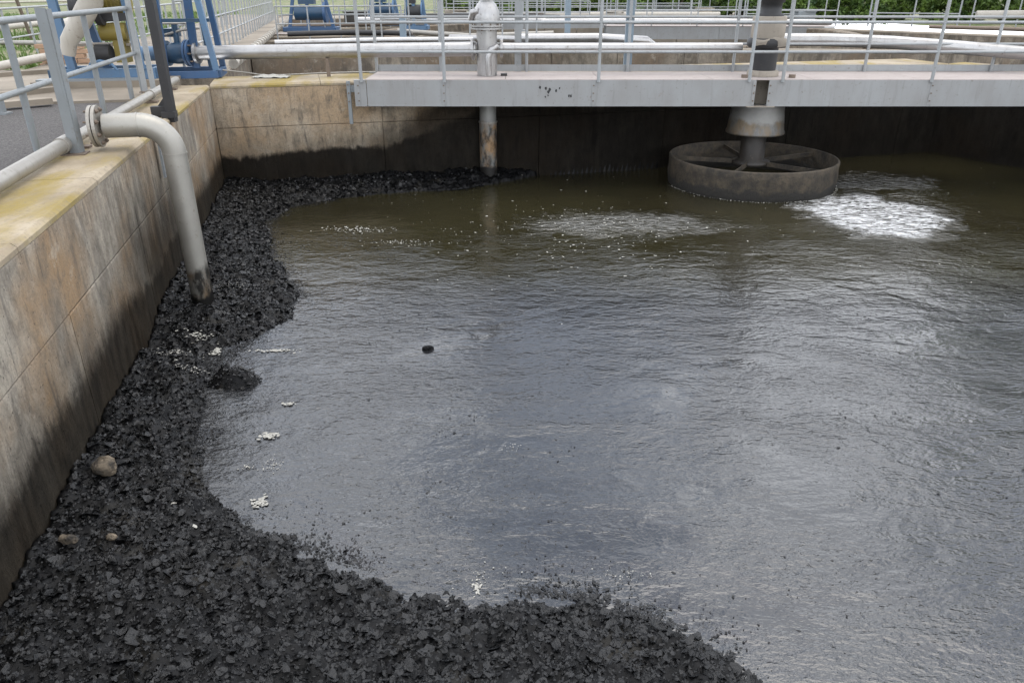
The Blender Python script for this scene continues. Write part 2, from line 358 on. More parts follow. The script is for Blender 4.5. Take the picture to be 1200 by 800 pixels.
M_leaf.node_tree.nodes['Principled BSDF'].inputs['Subsurface Weight'].default_value = 0
t = NT('bark'); M_bark = t.set(t.mix(t.noise(9, 5), (.06, .045, .03), (.13, .10, .07)), .9, bump=t.noise(30, 5), strength=.6)
t = NT('brick'); M_brick = t.set(t.mix(t.noise(5, 5), (.28, .15, .09), (.42, .30, .20)), .9, bump=t.noise(40, 5), strength=.5)

# ------------------------------------------------------------------ setting: ground, paving, water
WZ = CAM_H - 2.88                    # water level
def uv(a, b, z=0): return CORNER + AU * a - AV * b + Vector((0, 0, z))   # a = metres right of the left wall, b = metres beyond the corner
def sheet(name, quads, mat, kind='structure'):
    m = MB()
    for q in quads: m.add(q, [tuple(range(len(q)))])
    return m.build(name, mat, kind=kind)
UL = -.75; FAR = 27.0; RT = 26.0; NEAR = -16
sheet('ground', [[uv(-400, -400, -.16), uv(UL, -400, -.16), uv(UL, 600, -.16), uv(-400, 600, -.16)],
                 [uv(UL, FAR, -.16), uv(RT, FAR, -.16), uv(RT, 600, -.16), uv(UL, 600, -.16)],
                 [uv(RT, -400, -.16), uv(500, -400, -.16), uv(500, 600, -.16), uv(RT, 600, -.16)],
                 [uv(UL, -400, -.16), uv(RT, -400, -.16), uv(RT, NEAR, -.16), uv(UL, NEAR, -.16)]], M_lawn)
m = MB(); p = [uv(-7.5, -14, 0), uv(UL - .002, -14, 0), uv(UL - .002, -1.2, 0), uv(-7.5, -1.2, 0)]
m.add([(q.x, q.y, -.06) for q in p] + [(q.x, q.y, -.2) for q in p], [(0, 1, 2, 3), (0, 4, 5, 1), (1, 5, 6, 2), (2, 6, 7, 3), (3, 7, 4, 0)])
m.build('asphalt_path', M_asph, kind='structure')
m = MB(); p = [uv(-9, -1.19), uv(UL - .002, -1.19), uv(UL - .002, 3.4), uv(-9, 3.4)]
m.add([(q.x, q.y, -.03) for q in p] + [(q.x, q.y, -.2) for q in p], [(0, 1, 2, 3), (0, 4, 5, 1), (1, 5, 6, 2), (2, 6, 7, 3), (3, 7, 4, 0)])
m.build('concrete_paving', M_pave, kind='structure')
m = MB(); p = [uv(-3.6, 3.41), uv(UL - .002, 3.41), uv(UL - .002, 34), uv(-3.6, 34)]
m.add([(q.x, q.y, -.05) for q in p] + [(q.x, q.y, -.2) for q in p], [(0, 1, 2, 3), (0, 4, 5, 1), (1, 5, 6, 2), (2, 6, 7, 3), (3, 7, 4, 0)])
m.build('concrete_path', M_pave, kind='structure')
m = MB(); p = [uv(UL - .001, FAR + .01), uv(RT, FAR + .01), uv(RT, FAR + 9), uv(UL - .001, FAR + 9)]
m.add([(q.x, q.y, -.10) for q in p] + [(q.x, q.y, -.5) for q in p], [(0, 1, 2, 3), (0, 4, 5, 1), (1, 5, 6, 2), (2, 6, 7, 3), (3, 7, 4, 0)])
m.build('far_paving', M_pave, kind='structure')
# water: a grid with gentle real waves, from behind the camera to the last tank
gx = np.linspace(UL + .1, RT, 300); gy = np.linspace(NEAR, FAR, 420)
A_, B_ = np.meshgrid(gx, gy)
PX = CORNER.x + AU.x * A_ - AV.x * B_; PY = CORNER.y + AU.y * A_ - AV.y * B_
PZ = WZ + .004 * np.sin(PX * 2.3 + PY * 1.1) + .003 * np.sin(PX * -1.7 + PY * 4.1 + 1) + .003 * np.sin(PX * 5.1 + PY * 2.9)
def grid_faces(ny, nx):
    i = np.arange(ny - 1)[:, None] * nx + np.arange(nx - 1)[None, :]
    return np.stack([i, i + 1, i + nx + 1, i + nx], -1).reshape(-1, 4)
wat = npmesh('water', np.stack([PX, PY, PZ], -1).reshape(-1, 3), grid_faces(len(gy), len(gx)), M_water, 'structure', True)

# ------------------------------------------------------------------ tank walls
def wall(name, label, a, b, thick, mat, rows, plen, cap_mat, side=1, depth=-2.3, group=None, chamfer=.025, seed=1):
    """a->b inner top edge; the inner face looks to the side; thickness goes the other way"""
    rr = random.Random(seed)
    a = Vector(a); b = Vector(b); d = (b - a); ln = d.length; d.normalize(); nrm = Vector((d.y, -d.x, 0)) * side   # towards the water
    root = thing(name, label, 'wall', (a + b) / 2, group)
    ang = math.atan2(d.y, d.x)
    c = (a + b) / 2 - nrm * (thick / 2 + .008)
    MB().box((c.x, c.y, (depth - .056) / 2), (ln, thick - .03, -depth - .056), ang).build('wall_core', mat, root)
    s = 0.0
    while s < ln - .05:
        l = min(plen * rr.uniform(.93, 1.07), ln - s)
        if ln - s - l < .4: l = ln - s
        for (z1, z0) in rows:
            jut = rr.uniform(-.003, .003)
            e0 = a + d * (s + .005); e1 = a + d * (s + l - .005)
            f = [e0 + nrm * jut, e1 + nrm * jut]; bk = [e0 - nrm * .03, e1 - nrm * .03]; cz = .006
            vs = []
            for zz, ins in ((z0 + .004, cz), (z0 + .004 + cz, 0), (z1 - .004 - cz, 0), (z1 - .004, cz)):
                vs += [f[0] + d * cz * 0 - nrm * ins + Vector((0, 0, zz)), f[1] - nrm * ins + Vector((0, 0, zz))]
            vs += [bk[0] + Vector((0, 0, z0 + .004)), bk[1] + Vector((0, 0, z0 + .004)), bk[0] + Vector((0, 0, z1 - .004)), bk[1] + Vector((0, 0, z1 - .004))]
            fs = [(0, 1, 3, 2), (2, 3, 5, 4), (4, 5, 7, 6), (6, 7, 11, 10), (8, 9, 1, 0), (0, 2, 4, 6, 10, 8), (1, 9, 11, 7, 5, 3)]
            if side < 0: fs = [tuple(reversed(q)) for q in fs]
            MB().add(vs, fs).build('panel', mat, root)
        s += l
    s = 0.0
    while s < ln - .05:
        l = min(1.7 * rr.uniform(.85, 1.1), ln - s)
        if ln - s - l < .4: l = ln - s
        e0 = a + d * (s + .003); e1 = a + d * (s + l - .003); dz = rr.uniform(-.002, .002)
        prof = [(.004, -.054), (.004, -chamfer), (-chamfer, dz), (-thick + chamfer, dz), (-thick, -chamfer), (-thick, -.054)]
        vs = [e0 + nrm * q + Vector((0, 0, h)) for q, h in prof] + [e1 + nrm * q + Vector((0, 0, h)) for q, h in prof]
        n = len(prof); fs = [(i, (i + 1) % n, n + (i + 1) % n, n + i) for i in range(n)] + [tuple(range(n - 1, -1, -1)), tuple(range(n, 2 * n))]
        if side > 0: fs = [tuple(reversed(q)) for q in fs]
        MB().add(vs, fs).build('coping_slab', cap_mat, root)
        s += l
    return root
WALL_T = .75
rows1 = [(-.056, -.62), (-.62, -2.3)]
wall('tank_wall', 'long stained concrete tank wall on the left with the curved outfall pipe over it', uv(0, -14.5), uv(0, 0), WALL_T, M_wall_l, rows1, 1.9, M_cop, 1, seed=3)
BLEN = 12.9
bR = CORNER + BU * BLEN
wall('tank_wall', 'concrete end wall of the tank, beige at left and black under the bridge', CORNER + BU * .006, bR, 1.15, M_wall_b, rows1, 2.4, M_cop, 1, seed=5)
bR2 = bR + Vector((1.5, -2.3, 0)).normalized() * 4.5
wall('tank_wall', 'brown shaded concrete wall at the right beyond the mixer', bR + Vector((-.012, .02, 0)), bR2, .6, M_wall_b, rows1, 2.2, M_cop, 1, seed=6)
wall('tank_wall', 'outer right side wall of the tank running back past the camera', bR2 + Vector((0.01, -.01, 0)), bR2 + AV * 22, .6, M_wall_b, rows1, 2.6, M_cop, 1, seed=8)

# ------------------------------------------------------------------ black sludge crust along the left wall
def vnoise(X, Y, s, seed):
    r = np.random.default_rng(seed).random((64, 64)); x = X / s; y = Y / s
    xi = np.floor(x).astype(int); yi = np.floor(y).astype(int); fx = x - xi; fy = y - yi
    fx = fx * fx * (3 - 2 * fx); fy = fy * fy * (3 - 2 * fy)
    g = lambda a, b: r[(yi + b) % 64, (xi + a) % 64]
    return (g(0, 0) * (1 - fx) + g(1, 0) * fx) * (1 - fy) + (g(0, 1) * (1 - fx) + g(1, 1) * fx) * fy
def fbm(X, Y, s, seed, oct=4):
    v = 0; a = 1; t = 0
    for o in range(oct):
        v = v + a * vnoise(X + o * 3.7, Y - o * 5.1, s, seed + o); t += a; a *= .55; s *= .47
    return v / t
edge_px = [(800, 178), (700, 196), (585, 214), (540, 222), (440, 228), (340, 242), (312, 262), (318, 300), (352, 345), (350, 372),
           (300, 396), (262, 415), (246, 440), (238, 470), (226, 520), (244, 575), (300, 622), (398, 656), (500, 684), (560, 694),
           (632, 694), (702, 700), (780, 730), (862, 772), (930, 808), (1020, 870), (1060, 1000)]
edge = np.array([list(at(px, py, z=WZ)[:2]) for px, py in edge_px])
# closed polygon: water edge, then back along the camera side, the left wall and the end wall
wl = lambda b, off=0.0: uv(off, b)
poly = list(map(tuple, edge)) + [(wl(-10.6).x, wl(-10.6).y - .3), (wl(-10.6).x, wl(-10.6).y), (CORNER.x, CORNER.y)]
e = CORNER + BU * 7.2; poly += [(e.x, e.y)]
poly = np.array(poly)
def sdist_edge(X, Y):
    """distance to the water edge (positive inside the crust)"""
    P = np.stack([X.ravel(), Y.ravel()], -1); best = np.full(len(P), 1e9)
    for i in range(len(edge) - 1):
        a, b = edge[i], edge[i + 1]; ab = b - a; tt = np.clip(((P - a) @ ab) / (ab @ ab), 0, 1)
        best = np.minimum(best, np.hypot(*(P - a - tt[:, None] * ab).T))
    inside = np.zeros(len(P), bool); n = len(poly); j = n - 1
    for i in range(n):
        xi, yi = poly[i]; xj, yj = poly[j]
        c = ((yi > P[:, 1]) != (yj > P[:, 1])) & (P[:, 0] < (xj - xi) * (P[:, 1] - yi) / (yj - yi + 1e-12) + xi)
        inside ^= c; j = i
    return np.where(inside, best, -best).reshape(X.shape)
clumps = [(at(275, 447, z=WZ), .20, .11), (at(190, 425, z=WZ), .3, .05)]
def crust_height(X, Y, D):
    Dn = D + (fbm(X, Y, .45, 5) - .5) * .15 + (fbm(X, Y, .12, 9) - .5) * .10
    wall_d = (X - CORNER.x) * AU.x + (Y - CORNER.y) * AU.y
    back_d = -((X - CORNER.x) * BV.x + (Y - CORNER.y) * BV.y)
    near_wall = np.exp(-np.clip(np.minimum(wall_d * 1.0, back_d * 1.1), 0, 9) / .9)
    far_ = np.clip((Y - 3.6) / 1.6, .15, 1)
    h = -.045 + .085 * np.clip(Dn / .22, -1, 1) + (.02 + .06 * far_) * np.clip(Dn / 1.2, 0, 1) + .12 * near_wall * (Dn > 0)
    h += ((fbm(X, Y, .9, 21) - .5) * .10 + (fbm(X, Y, .20, 31) - .5) * .085 + (fbm(X, Y, .07, 41, 3) - .5) * .085) * np.clip(Dn / .25 + .3, 0, 1)
    # opening of thin foamy slurry under the outfall
    o = at(205, 415, z=WZ); dd = ((X - o.x) / .75) ** 2 + ((Y - o.y) / .30) ** 2
    h -= .10 * np.exp(-dd)
    for p, r, a in clumps:
        h = np.maximum(h, -.06 + (a + .07 + (fbm(X, Y, .09, 77) - .5) * .12) * np.exp(-(((X - p.x) / r) ** 2 + ((Y - p.y) / (r * .75)) ** 2) ** 1.6))
    return h, Dn
st = .021
gx = np.arange(-4.9, 3.6, st); gy = np.arange(1.1, 14.3, st)
X, Y = np.meshgrid(gx, gy); D = sdist_edge(X, Y); H, Dn = crust_height(X, Y, D)
wall_d = (X - CORNER.x) * AU.x + (Y - CORNER.y) * AU.y; back_d = -((X - CORNER.x) * BV.x + (Y - CORNER.y) * BV.y)
keep = (H > -.05) & (wall_d > -.03) & (back_d > -.03)
q = grid_faces(*X.shape); kf = keep.ravel()[q].any(1) & (wall_d.ravel()[q] > -.05).all(1) & (back_d.ravel()[q] > -.05).all(1); q = q[kf]
used, inv = np.unique(q.ravel(), return_inverse=True)
V = np.stack([X.ravel(), Y.ravel(), WZ + H.ravel()], -1)[used]
npmesh('sludge_crust', V, inv.reshape(-1, 4), M_sludge, 'stuff', True)

def flakes(name, px, py, pz, size, tilt, mat, aspect=(.45, 1.0), curl=.35, kind='stuff', smooth=False):
    n = len(px); K = 7
    ang = np.linspace(0, 2 * np.pi, K, endpoint=False)[None, :] + rng.uniform(-.3, .3, (n, K))
    rad = rng.uniform(.62, 1.15, (n, K)); asp = rng.uniform(*aspect, (n, 1))
    lx = np.cos(ang) * rad; ly = np.sin(ang) * rad * asp
    cu = rng.uniform(-curl, curl * 1.3, (n, 1)); lz = cu * (lx ** 2) + rng.uniform(-.10, .10, (n, K))
    lx = np.concatenate([np.zeros((n, 1)), lx], 1); ly = np.concatenate([np.zeros((n, 1)), ly], 1); lz = np.concatenate([rng.uniform(-.02, .12, (n, 1)), lz], 1)
    yaw = rng.uniform(0, 2 * np.pi, (n, 1)); cy, sy = np.cos(yaw), np.sin(yaw)
    x1 = lx * cy - ly * sy; y1 = lx * sy + ly * cy
    ta = rng.normal(0, tilt, (n, 1)); tb = rng.normal(0, tilt, (n, 1))
    y2 = y1 * np.cos(ta) - lz * np.sin(ta); z2 = y1 * np.sin(ta) + lz * np.cos(ta)
    x3 = x1 * np.cos(tb) + z2 * np.sin(tb); z3 = -x1 * np.sin(tb) + z2 * np.cos(tb)
    s = size[:, None]
    V = np.stack([px[:, None] + x3 * s, py[:, None] + y2 * s, pz[:, None] + z3 * s], -1).reshape(-1, 3)
    k = np.arange(1, K + 1); k2 = np.roll(k, -1); base = (np.arange(n) * (K + 1))[:, None]
    T = np.stack([base + 0 * k[None, :], base + k[None, :], base + k2[None, :]], -1).reshape(-1, 3)
    return npmesh(name, V, T, mat, kind, smooth)
# flakes: denser and finer cover; thins out over the water edge
n = 400000
fx = rng.uniform(-4.9, 3.6, n); fy = 1.3 + (14.2 - 1.3) * rng.random(n) ** 1.15
FD = sdist_edge(fx, fy); fh, fdn = crust_height(fx, fy, FD)
wd = (fx - CORNER.x) * AU.x + (fy - CORNER.y) * AU.y; bd = -((fx - CORNER.x) * BV.x + (fy - CORNER.y) * BV.y)
k = (fh > -.035) & (wd > .03) & (bd > .03); fx, fy, fh = fx[k], fy[k], fh[k]
sz = rng.lognormal(math.log(.0106), .52, len(fx)); sz = np.clip(sz, .006, .05)
flakes('sludge_flakes', fx, fy, WZ + fh + .003, sz, .40, M_flake, curl=.55, smooth=True)

# loose dark flecks and small foam bits floating on the open water
n = 42000
fx = rng.uniform(-3.6, 9, n); fy = rng.uniform(2.3, 13, n); FD = sdist_edge(fx, fy)
pr = np.exp(-np.clip(-FD, 0, 99) / .22) * .95 + .010 + .75 * (fbm(fx, fy, .8, 61) > .56) * (fbm(fx, fy, .22, 66) > .52) * (fy > 3.6)
k = (FD < .02) & (rng.random(n) < pr); fx, fy = fx[k], fy[k]
flakes('floating_flecks', fx, fy, np.full(len(fx), WZ + .001), np.clip(rng.lognormal(math.log(.0075), .4, len(fx)), .004, .018), .10, M_flake, (.3, .8), .10)
ex, ey, es = [], [], []
seg = np.diff(edge[:24], axis=0); sl_ = np.hypot(*seg.T); pick = rng.choice(len(seg), 34000, p=sl_ / sl_.sum()); tt = rng.random(34000)
bp_ = edge[:24][pick] + seg[pick] * tt[:, None]; nr_ = np.stack([seg[pick][:, 1], -seg[pick][:, 0]], -1) / sl_[pick][:, None]
off = rng.exponential(.055, 34000) * np.where(rng.random(34000) < .5, 1, -1); ep = bp_ + nr_ * off[:, None]
k = (sdist_edge(ep[:, 0], ep[:, 1]) < .03) & (fbm(ep[:, 0], ep[:, 1], .3, 88) > .30); ep = ep[k]
flakes('frayed_sludge', ep[:, 0], ep[:, 1], np.full(len(ep), WZ + .002), np.clip(rng.lognormal(math.log(.0062), .45, len(ep)), .004, .028), .16, M_flake, (.3, .8), .15)
def foam_spots():
    xs, ys, ss = [], [], []
    def sp(px, py, n, rx, ry, s0, s1):
        p = at(px, py, z=WZ)
        for _ in range(n if n == 1 else n * 4):
            xs.append(p.x + random.gauss(0, rx * .8)); ys.append(p.y + random.gauss(0, ry * .8)); ss.append(random.uniform(s0, s1) * (1 if n == 1 else .75))
    for a in [(316, 511, 14, .04, .025, .01, .028), (305, 588, 14, .022, .035, .01, .024), (559, 690, 9, .014, .03, .006, .016), (338, 474, 8, .03, .015, .008, .02),
              (253, 412, 10, .025, .05, .01, .03), (235, 402, 16, .10, .03, .01, .025), (322, 412, 18, .11, .02, .008, .024), (205, 420, 18, .16, .05, .006, .018),
              (225, 440, 14, .10, .03, .006, .016), (320, 545, 12, .05, .08, .004, .010), (290, 548, 6, .03, .02, .004, .010),
              (600, 525, 5, .05, .03, .003, .008), (560, 676, 10, .1, .06, .003, .008), (730, 676, 8, .10, .03, .003, .008), (275, 350, 12, .1, .12, .005, .012),
              (208, 611, 1, 0, 0, .022, .022), (233, 637, 1, 0, 0, .018, .018), (420, 270, 26, .30, .10, .010, .026), (470, 285, 20, .35, .10, .008, .02)]: sp(*a)
    for _ in range(240):                              # flecks drifting off the mixer
        p = at(random.gauss(690, 75), random.gauss(268, 22), z=WZ); xs.append(p.x); ys.append(p.y); ss.append(random.uniform(.006, .024))
    for _ in range(150):
        p = at(random.uniform(400, 1180), random.gauss(265, 34), z=WZ); xs.append(p.x); ys.append(p.y); ss.append(random.uniform(.004, .015))
    return np.array(xs), np.array(ys), np.array(ss)
xs, ys, ss = foam_spots(); D0 = sdist_edge(xs, ys); h0, _ = crust_height(xs, ys, D0)
flakes('floating_foam', xs, ys, WZ + np.maximum(h0, 0) + .010, ss, .10, M_foam, (.35, .9), .06, smooth=True)

# lumps lying on the crust
def lump(name, label, cat, px, py, size, mat, lift=.5, seed=0, cnt=1):
    p = at(px, py, z=WZ + .10); h, _ = crust_height(np.array([p.x]), np.array([p.y]), sdist_edge(np.array([p.x]), np.array([p.y])))
    zb = WZ + max(float(h[0]), 0)
    r = np.random.default_rng(seed); nu, nv = 18, 12; vs = []; 
    ph = r.uniform(0, 6, 8)
    for j in range(nv + 1):
        th = math.pi * j / nv
        for i in range(nu):
            a = 2 * math.pi * i / nu
            q = 1 + .16 * math.sin(2 * a + ph[0]) * math.sin(th) + .12 * math.sin(3 * th + ph[1] + a) + .09 * math.sin(5 * a + ph[2] + 3 * th) * math.sin(th) + .05 * math.sin(9 * a + 7 * th); q *= 1 + r.uniform(-.09, .09) * math.sin(th); q = min(q, 1.06 + .1 * math.cos(a * 2 + ph[3]))
            vs.append((size[0] * q * math.sin(th) * math.cos(a), size[1] * q * math.sin(th) * math.sin(a), size[2] * q * math.cos(th)))
    fs = [(j * nu + i, j * nu + (i + 1) % nu, (j + 1) * nu + (i + 1) % nu, (j + 1) * nu + i) for j in range(nv) for i in range(nu)]
    m = MB(); m.add(vs, fs, False); o = m.build(name, mat, label=label, cat=cat); o.location = (p.x, p.y, zb + size[2] * lift); return o
lump('rock', 'brown rounded stone half sunk in the black sludge near the left wall', 'rock', 128, 566, (.075, .07, .065), M_lump, .30, 1)
lump('debris_lump', 'small tan broken lump lying in the black sludge below the brown stone', 'debris', 85, 648, (.048, .03, .03), M_lump, .1, 2)
lump('debris_lump', 'tiny pinkish brown lump lying right of the tan broken lump', 'debris', 134, 641, (.03, .02, .02), M_lump, .2, 4)
lump('sludge_lump', 'single small black lump floating on open water in the middle', 'lump', 501, 397, (.055, .035, .028), M_sludge, .3, 3)

# ------------------------------------------------------------------ outfall pipe over the left wall
fl = at(115, 148, z=.20)
root = thing('outfall_pipe', 'curved dull steel outfall pipe bending over the left wall into the sludge', 'pipe', (fl.x, fl.y, 0))
px0 = fl + AU * .02; elbow_r = .25; run = .30; r0 = .10
pts = [px0 + AU * .03, px0 + AU * run]; c0 = px0 + AU * run - Vector((0, 0, elbow_r))
MB().tube(pts, r0, 32).build('straight_pipe', M_outfall, root)
arc = [c0 + AU * (elbow_r * math.sin(a)) + Vector((0, 0, elbow_r * math.cos(a))) for a in np.linspace(0, math.pi / 2, 14)]
MB().tube(arc, r0 + .001, 32).build('elbow', M_outfall, root)
end = arc[-1]
MB().tube([end + Vector((0, 0, .0)), (end.x + .01, end.y, WZ - .35)], r0, 32).build('drop_pipe', M_outfall, root)
for p, d in ((px0 + AU * run, AU), (end, Vector((0, 0, 1)))):
    MB().tube([p - d * .006, p + d * .006], r0 + .005, 32).build('weld_seam', M_outfall, root)
for k in (0, 1):
    f = fl + AU * (.035 * k - .03); fo = MB().ring(f - AU * .013, f + AU * .013, .172, .04, 36).build('flange', M_pipe, root)
MB().tube([fl - AU * .018, fl - AU * .008], .15, 24).build('gasket', M_blk, root)
bm_ = []
for k in range(8):
    a = 2 * math.pi * (k + .5) / 8; o = Vector((0, 0, 1)) * math.cos(a) * .14 + AU.cross(Vector((0, 0, 1))) * math.sin(a) * .14
    MB().tube([fl + o - AU * .075, fl + o + AU * .045], .009, 6).tube([fl + o + AU * .02, fl + o + AU * .036], .019, 6).build('bolt', M_bolt, root)
# kicker pipe lying along the wall top
def along(b, off, z): return uv(-off, b, z)
root = thing('service_pipe', 'thin galvanised pipe lying along the top of the left wall', 'pipe', along(-3, .46, 0))
MB().tube([along(-13, .5, .085), along(-4.95, .47, .085)], .056, 18).build('pipe_length', M_galv, root)
MB().tube([along(-5.0, .47, .085), along(-.05, .42, .085)], .046, 18).build('pipe_length', M_galv, root)
MB().tube([along(-5.12, .47, .085), along(-4.92, .47, .085)], .066, 18).build('pipe_collar', M_galv, root, label='bulging rust stained sleeve where two pipe lengths join')
MB().tube([along(-1.75, .44, .085), along(-1.66, .44, .085)], .06, 18).build('pipe_collar', M_galv, root)
for b in (-9.5, -7.2, -4.75, -3.2, -1.8, -.5):
    c = along(b, .45, .02); MB().box((c.x, c.y, .012), (.2, .1, .02), TL).box((c.x, c.y, .035), (.05, .05, .05), TL).build('pipe_support', M_bolt, root)

# ------------------------------------------------------------------ railings
def railing(name, label, posts, rails, r=.021, z0=0.0, mat=M_rail, top=None, group=None, base=True, flat=(), ext=(0, 0), cat='railing', kick=None):
    """posts: list of (x,y); rails: heights; one mesh per post and per rail"""
    posts = [Vector((p[0], p[1], 0)) for p in posts]; top = top or max(rails)
    root = thing(name, label, cat, (posts[0].x, posts[0].y, z0), group)
    d = (posts[-1] - posts[0]).normalized(); side = Vector((-d.y, d.x, 0))
    for i, p in enumerate(posts):
        m = MB()
        if i in flat: m.bar((p.x, p.y, z0), (p.x, p.y, z0 + top + .02), .085, .012, up=tuple(side))
        else: m.tube([(p.x, p.y, z0), (p.x, p.y, z0 + top - .005)], r * 1.05, 10)
        if base: m.box((p.x, p.y, z0 + .005), (.12, .12, .01), math.atan2(d.y, d.x))
        m.build('post', mat, root)
    for h in rails:
        rr = r if h == max(rails) else r * .85
        MB().tube([posts[0] - d * ext[0] + Vector((0, 0, z0 + h)), posts[-1] + d * ext[1] + Vector((0, 0, z0 + h))], rr, 10).build('rail', mat, root)
    if kick:
        MB().bar(posts[0] - d * ext[0] + side * .028 + Vector((0, 0, z0 + kick[0])), posts[-1] + d * ext[1] + side * .028 + Vector((0, 0, z0 + kick[0])), .008, kick[1]).build('toe_board', mat, root)
    return root
# left railing
offL = .79
lp = [along(b, offL, 0) for b in (-9.6, -7.2, -4.72, -2.5, -1.15)] + [along(-.62, offL - .03, 0)]
railing('railing', 'grey blue pipe railing along the asphalt path at the left', [(p.x, p.y) for p in lp], [.55, 1.09], r=.029, z0=-.06, mat=M_grey, ext=(1, .02))
p2 = along(-5.03, .40, 0)
pr_ = thing('stanchion', 'wide flat grey blue steel upright on the wall beside the round rail post', 'post', p2)
MB().bar((p2.x, p2.y, .01), (p2.x, p2.y, 1.13), .082, .014, up=(0, 1, 0)).build('upright', M_grey, pr_)
MB().bar((p2.x + .04, p2.y + .04, .01), (p2.x + .04, p2.y + .04, 1.12), .012, .07, up=(0, 1, 0)).build('angle_leg', M_grey, pr_)
MB().box((p2.x, p2.y, .006), (.19, .15, .012), TL).build('base_plate', M_bolt, pr_)
p5 = along(-.70, .66, 0)
pr_ = thing('stanchion', 'pair of flat grey steel uprights closing the left railing beside the black pole', 'post', p5)
for dx in (-.06, .055):
    MB().bar((p5.x + dx, p5.y, .01), (p5.x + dx, p5.y, 1.5), .07, .014, up=(0, 1, 0)).build('upright', M_rail, pr_)
MB().box((p5.x, p5.y, .006), (.24, .14, .012), TL).build('base_plate', M_bolt, pr_)

# black pole standing on the wall edge, with its clamp and the hook below
bp = at(201, 135, z=0.02); bp = Vector((bp.x - .0, bp.y, 0))
root = thing('davit_pole', 'tall black square pole clamped to the inner edge of the left wall', 'pole', bp)
MB().bar((bp.x, bp.y, -.05), (bp.x, bp.y, 2.3), .09, .09, up=(0, 1, 0)).build('pole', M_blk, root, bevel=.006)
MB().box((bp.x - .02, bp.y, .03), (.14, .16, .06), TL).box((bp.x - .13, bp.y + .02, .06), (.16, .09, .10), TL).build('clamp', M_blk, root)
MB().add([(bp.x - .24, bp.y + .04, .01), (bp.x - .05, bp.y + .04, .01), (bp.x - .05, bp.y + .04, .22), (bp.x - .24, bp.y + .08, .01), (bp.x - .05, bp.y + .08, .01), (bp.x - .05, bp.y + .08, .22)],
         [(0, 1, 2), (5, 4, 3), (0, 3, 4, 1), (1, 4, 5, 2), (2, 5, 3, 0)]).build('gusset', M_blk, root)
hb = uv(.05, -4.0)
root = thing('wall_bracket', 'dark steel bracket with a hook hanging on the left wall behind the elbow', 'bracket', hb)
MB().bar((hb.x, hb.y, -.03), (hb.x, hb.y, -.44), .10, .02, up=tuple(AU)).build('back_plate', M_grey, root)
MB().tube([(hb.x, hb.y, -.40)] + [(hb.x + .16 * math.sin(a) , hb.y + .02, -.30 - .13 * math.cos(a)) for a in np.linspace(.1, 1.9, 8)] + [(hb.x + .17, hb.y + .02, -.12)], .014, 8).build('hook', M_blk, root)

# ------------------------------------------------------------------ bridge across the tank
BY0, BY1 = 11.78, 13.0; BX0, BX1 = -2.36, 11.2; DT = .032
bridge = thing('bridge', 'pale grey steel footbridge spanning the tank with a dusty deck', 'bridge', (2, 12.4, 0))
for x0, x1 in ((BX0, -2.18), (-2.172, -1.00), (-.994, 1.20), (1.206, 3.645), (3.84, 6.30), (6.306, 8.7), (8.706, BX1)):
    m = MB()                             # channel section: web, top lip, bottom lip
    m.box(((x0 + x1) / 2, BY0, -.157), (x1 - x0, .012, .366)); m.box(((x0 + x1) / 2, BY0 + .045, .021), (x1 - x0, .10, .010)); m.box(((x0 + x1) / 2, BY0 + .035, -.343), (x1 - x0, .105, .012))
    m.build('beam_panel', M_beam, bridge)
for x in (-2.30, -1.02, 1.22, 3.62, 3.86, 6.28):
    MB().box((x, BY0 - .009, -.157), (.05, .008, .34)).build('cover_strip', M_beam, bridge)
for x in (-2.30, -1.02, 1.22, 3.62, 3.86, 6.28):
    for z in (-.05, -.16, -.27): MB().tube([(x, BY0 - .026, z), (x, BY0 - .012, z)], .011, 6).build('bolt', M_bolt, bridge)
m = MB(); m.box((BX0 + 6.8, BY1, -.157), (BX1 - BX0, .012, .366)); m.box((BX0 + 6.8, BY1 - .04, -.343), (BX1 - BX0, .10, .012)); m.build('rear_beam', M_beam, bridge)
x = -2.1
while x < BX1:
    if abs(x - 3.74) > .5: MB().bar((x, BY0 + .012, -.20), (x, BY1 - .012, -.20), .06, .22).build('cross_beam', M_beam, bridge)
    x += 1.15
dx = [-2.2, -.1, 1.3, 3.0, 4.5, 6.1, 7.8, 9.5, BX1]
for a, b in zip(dx[:-1], dx[1:]):
    MB().box(((a + b) / 2 + .003, (BY0 + BY1) / 2 - .006, DT - .0035), (b - a - .007, BY1 - BY0 - .01, .009)).build('deck_plate', M_deck, bridge)
MB().box((BX0 - .09, BY0 + .02, -.30), (.05, .05, .62)).box((BX0 - .05, BY0 + .045, -.10), (.09, .02, .10)).build('end_bracket', M_grey, bridge)
for z in (-.04, -.16, -.28): MB().tube([(BX0 - .09, BY0 - .02, z), (BX0 - .09, BY0 + .0, z)], .012, 6).build('bolt', M_bolt, bridge)
MB().box((3.74, BY0 + .02, -.352), (.42, .16, .012)).build('gap_plate', M_conc, bridge)
rc = random.Random(4)
for k in range(11):
    cx_, cz_ = .62 + rc.uniform(-.25, .3), -.14 + rc.uniform(-.09, .07); w_ = rc.uniform(.006, .022); n_ = 7
    vs = [(cx_ + w_ * rc.uniform(.5, 1.1) * math.cos(6.283 * j / n_), BY0 - .0065 - e_, cz_ + w_ * 1.4 * rc.uniform(.5, 1.1) * math.sin(6.283 * j / n_)) for e_ in (.002, 0) for j in range(n_)]
    MB().add(vs, [tuple(range(n_))] + [(j, (j + 1) % n_, n_ + (j + 1) % n_, n_ + j) for j in range(n_)]).build('paint_scar', M_blk, bridge)
near_px = [424, 521, 701, 877, 916, 1090, 1262, 1435]
npx = [at(p, 94, z=DT).x * (BY0 + .02) / at(p, 94, z=DT).y for p in near_px]
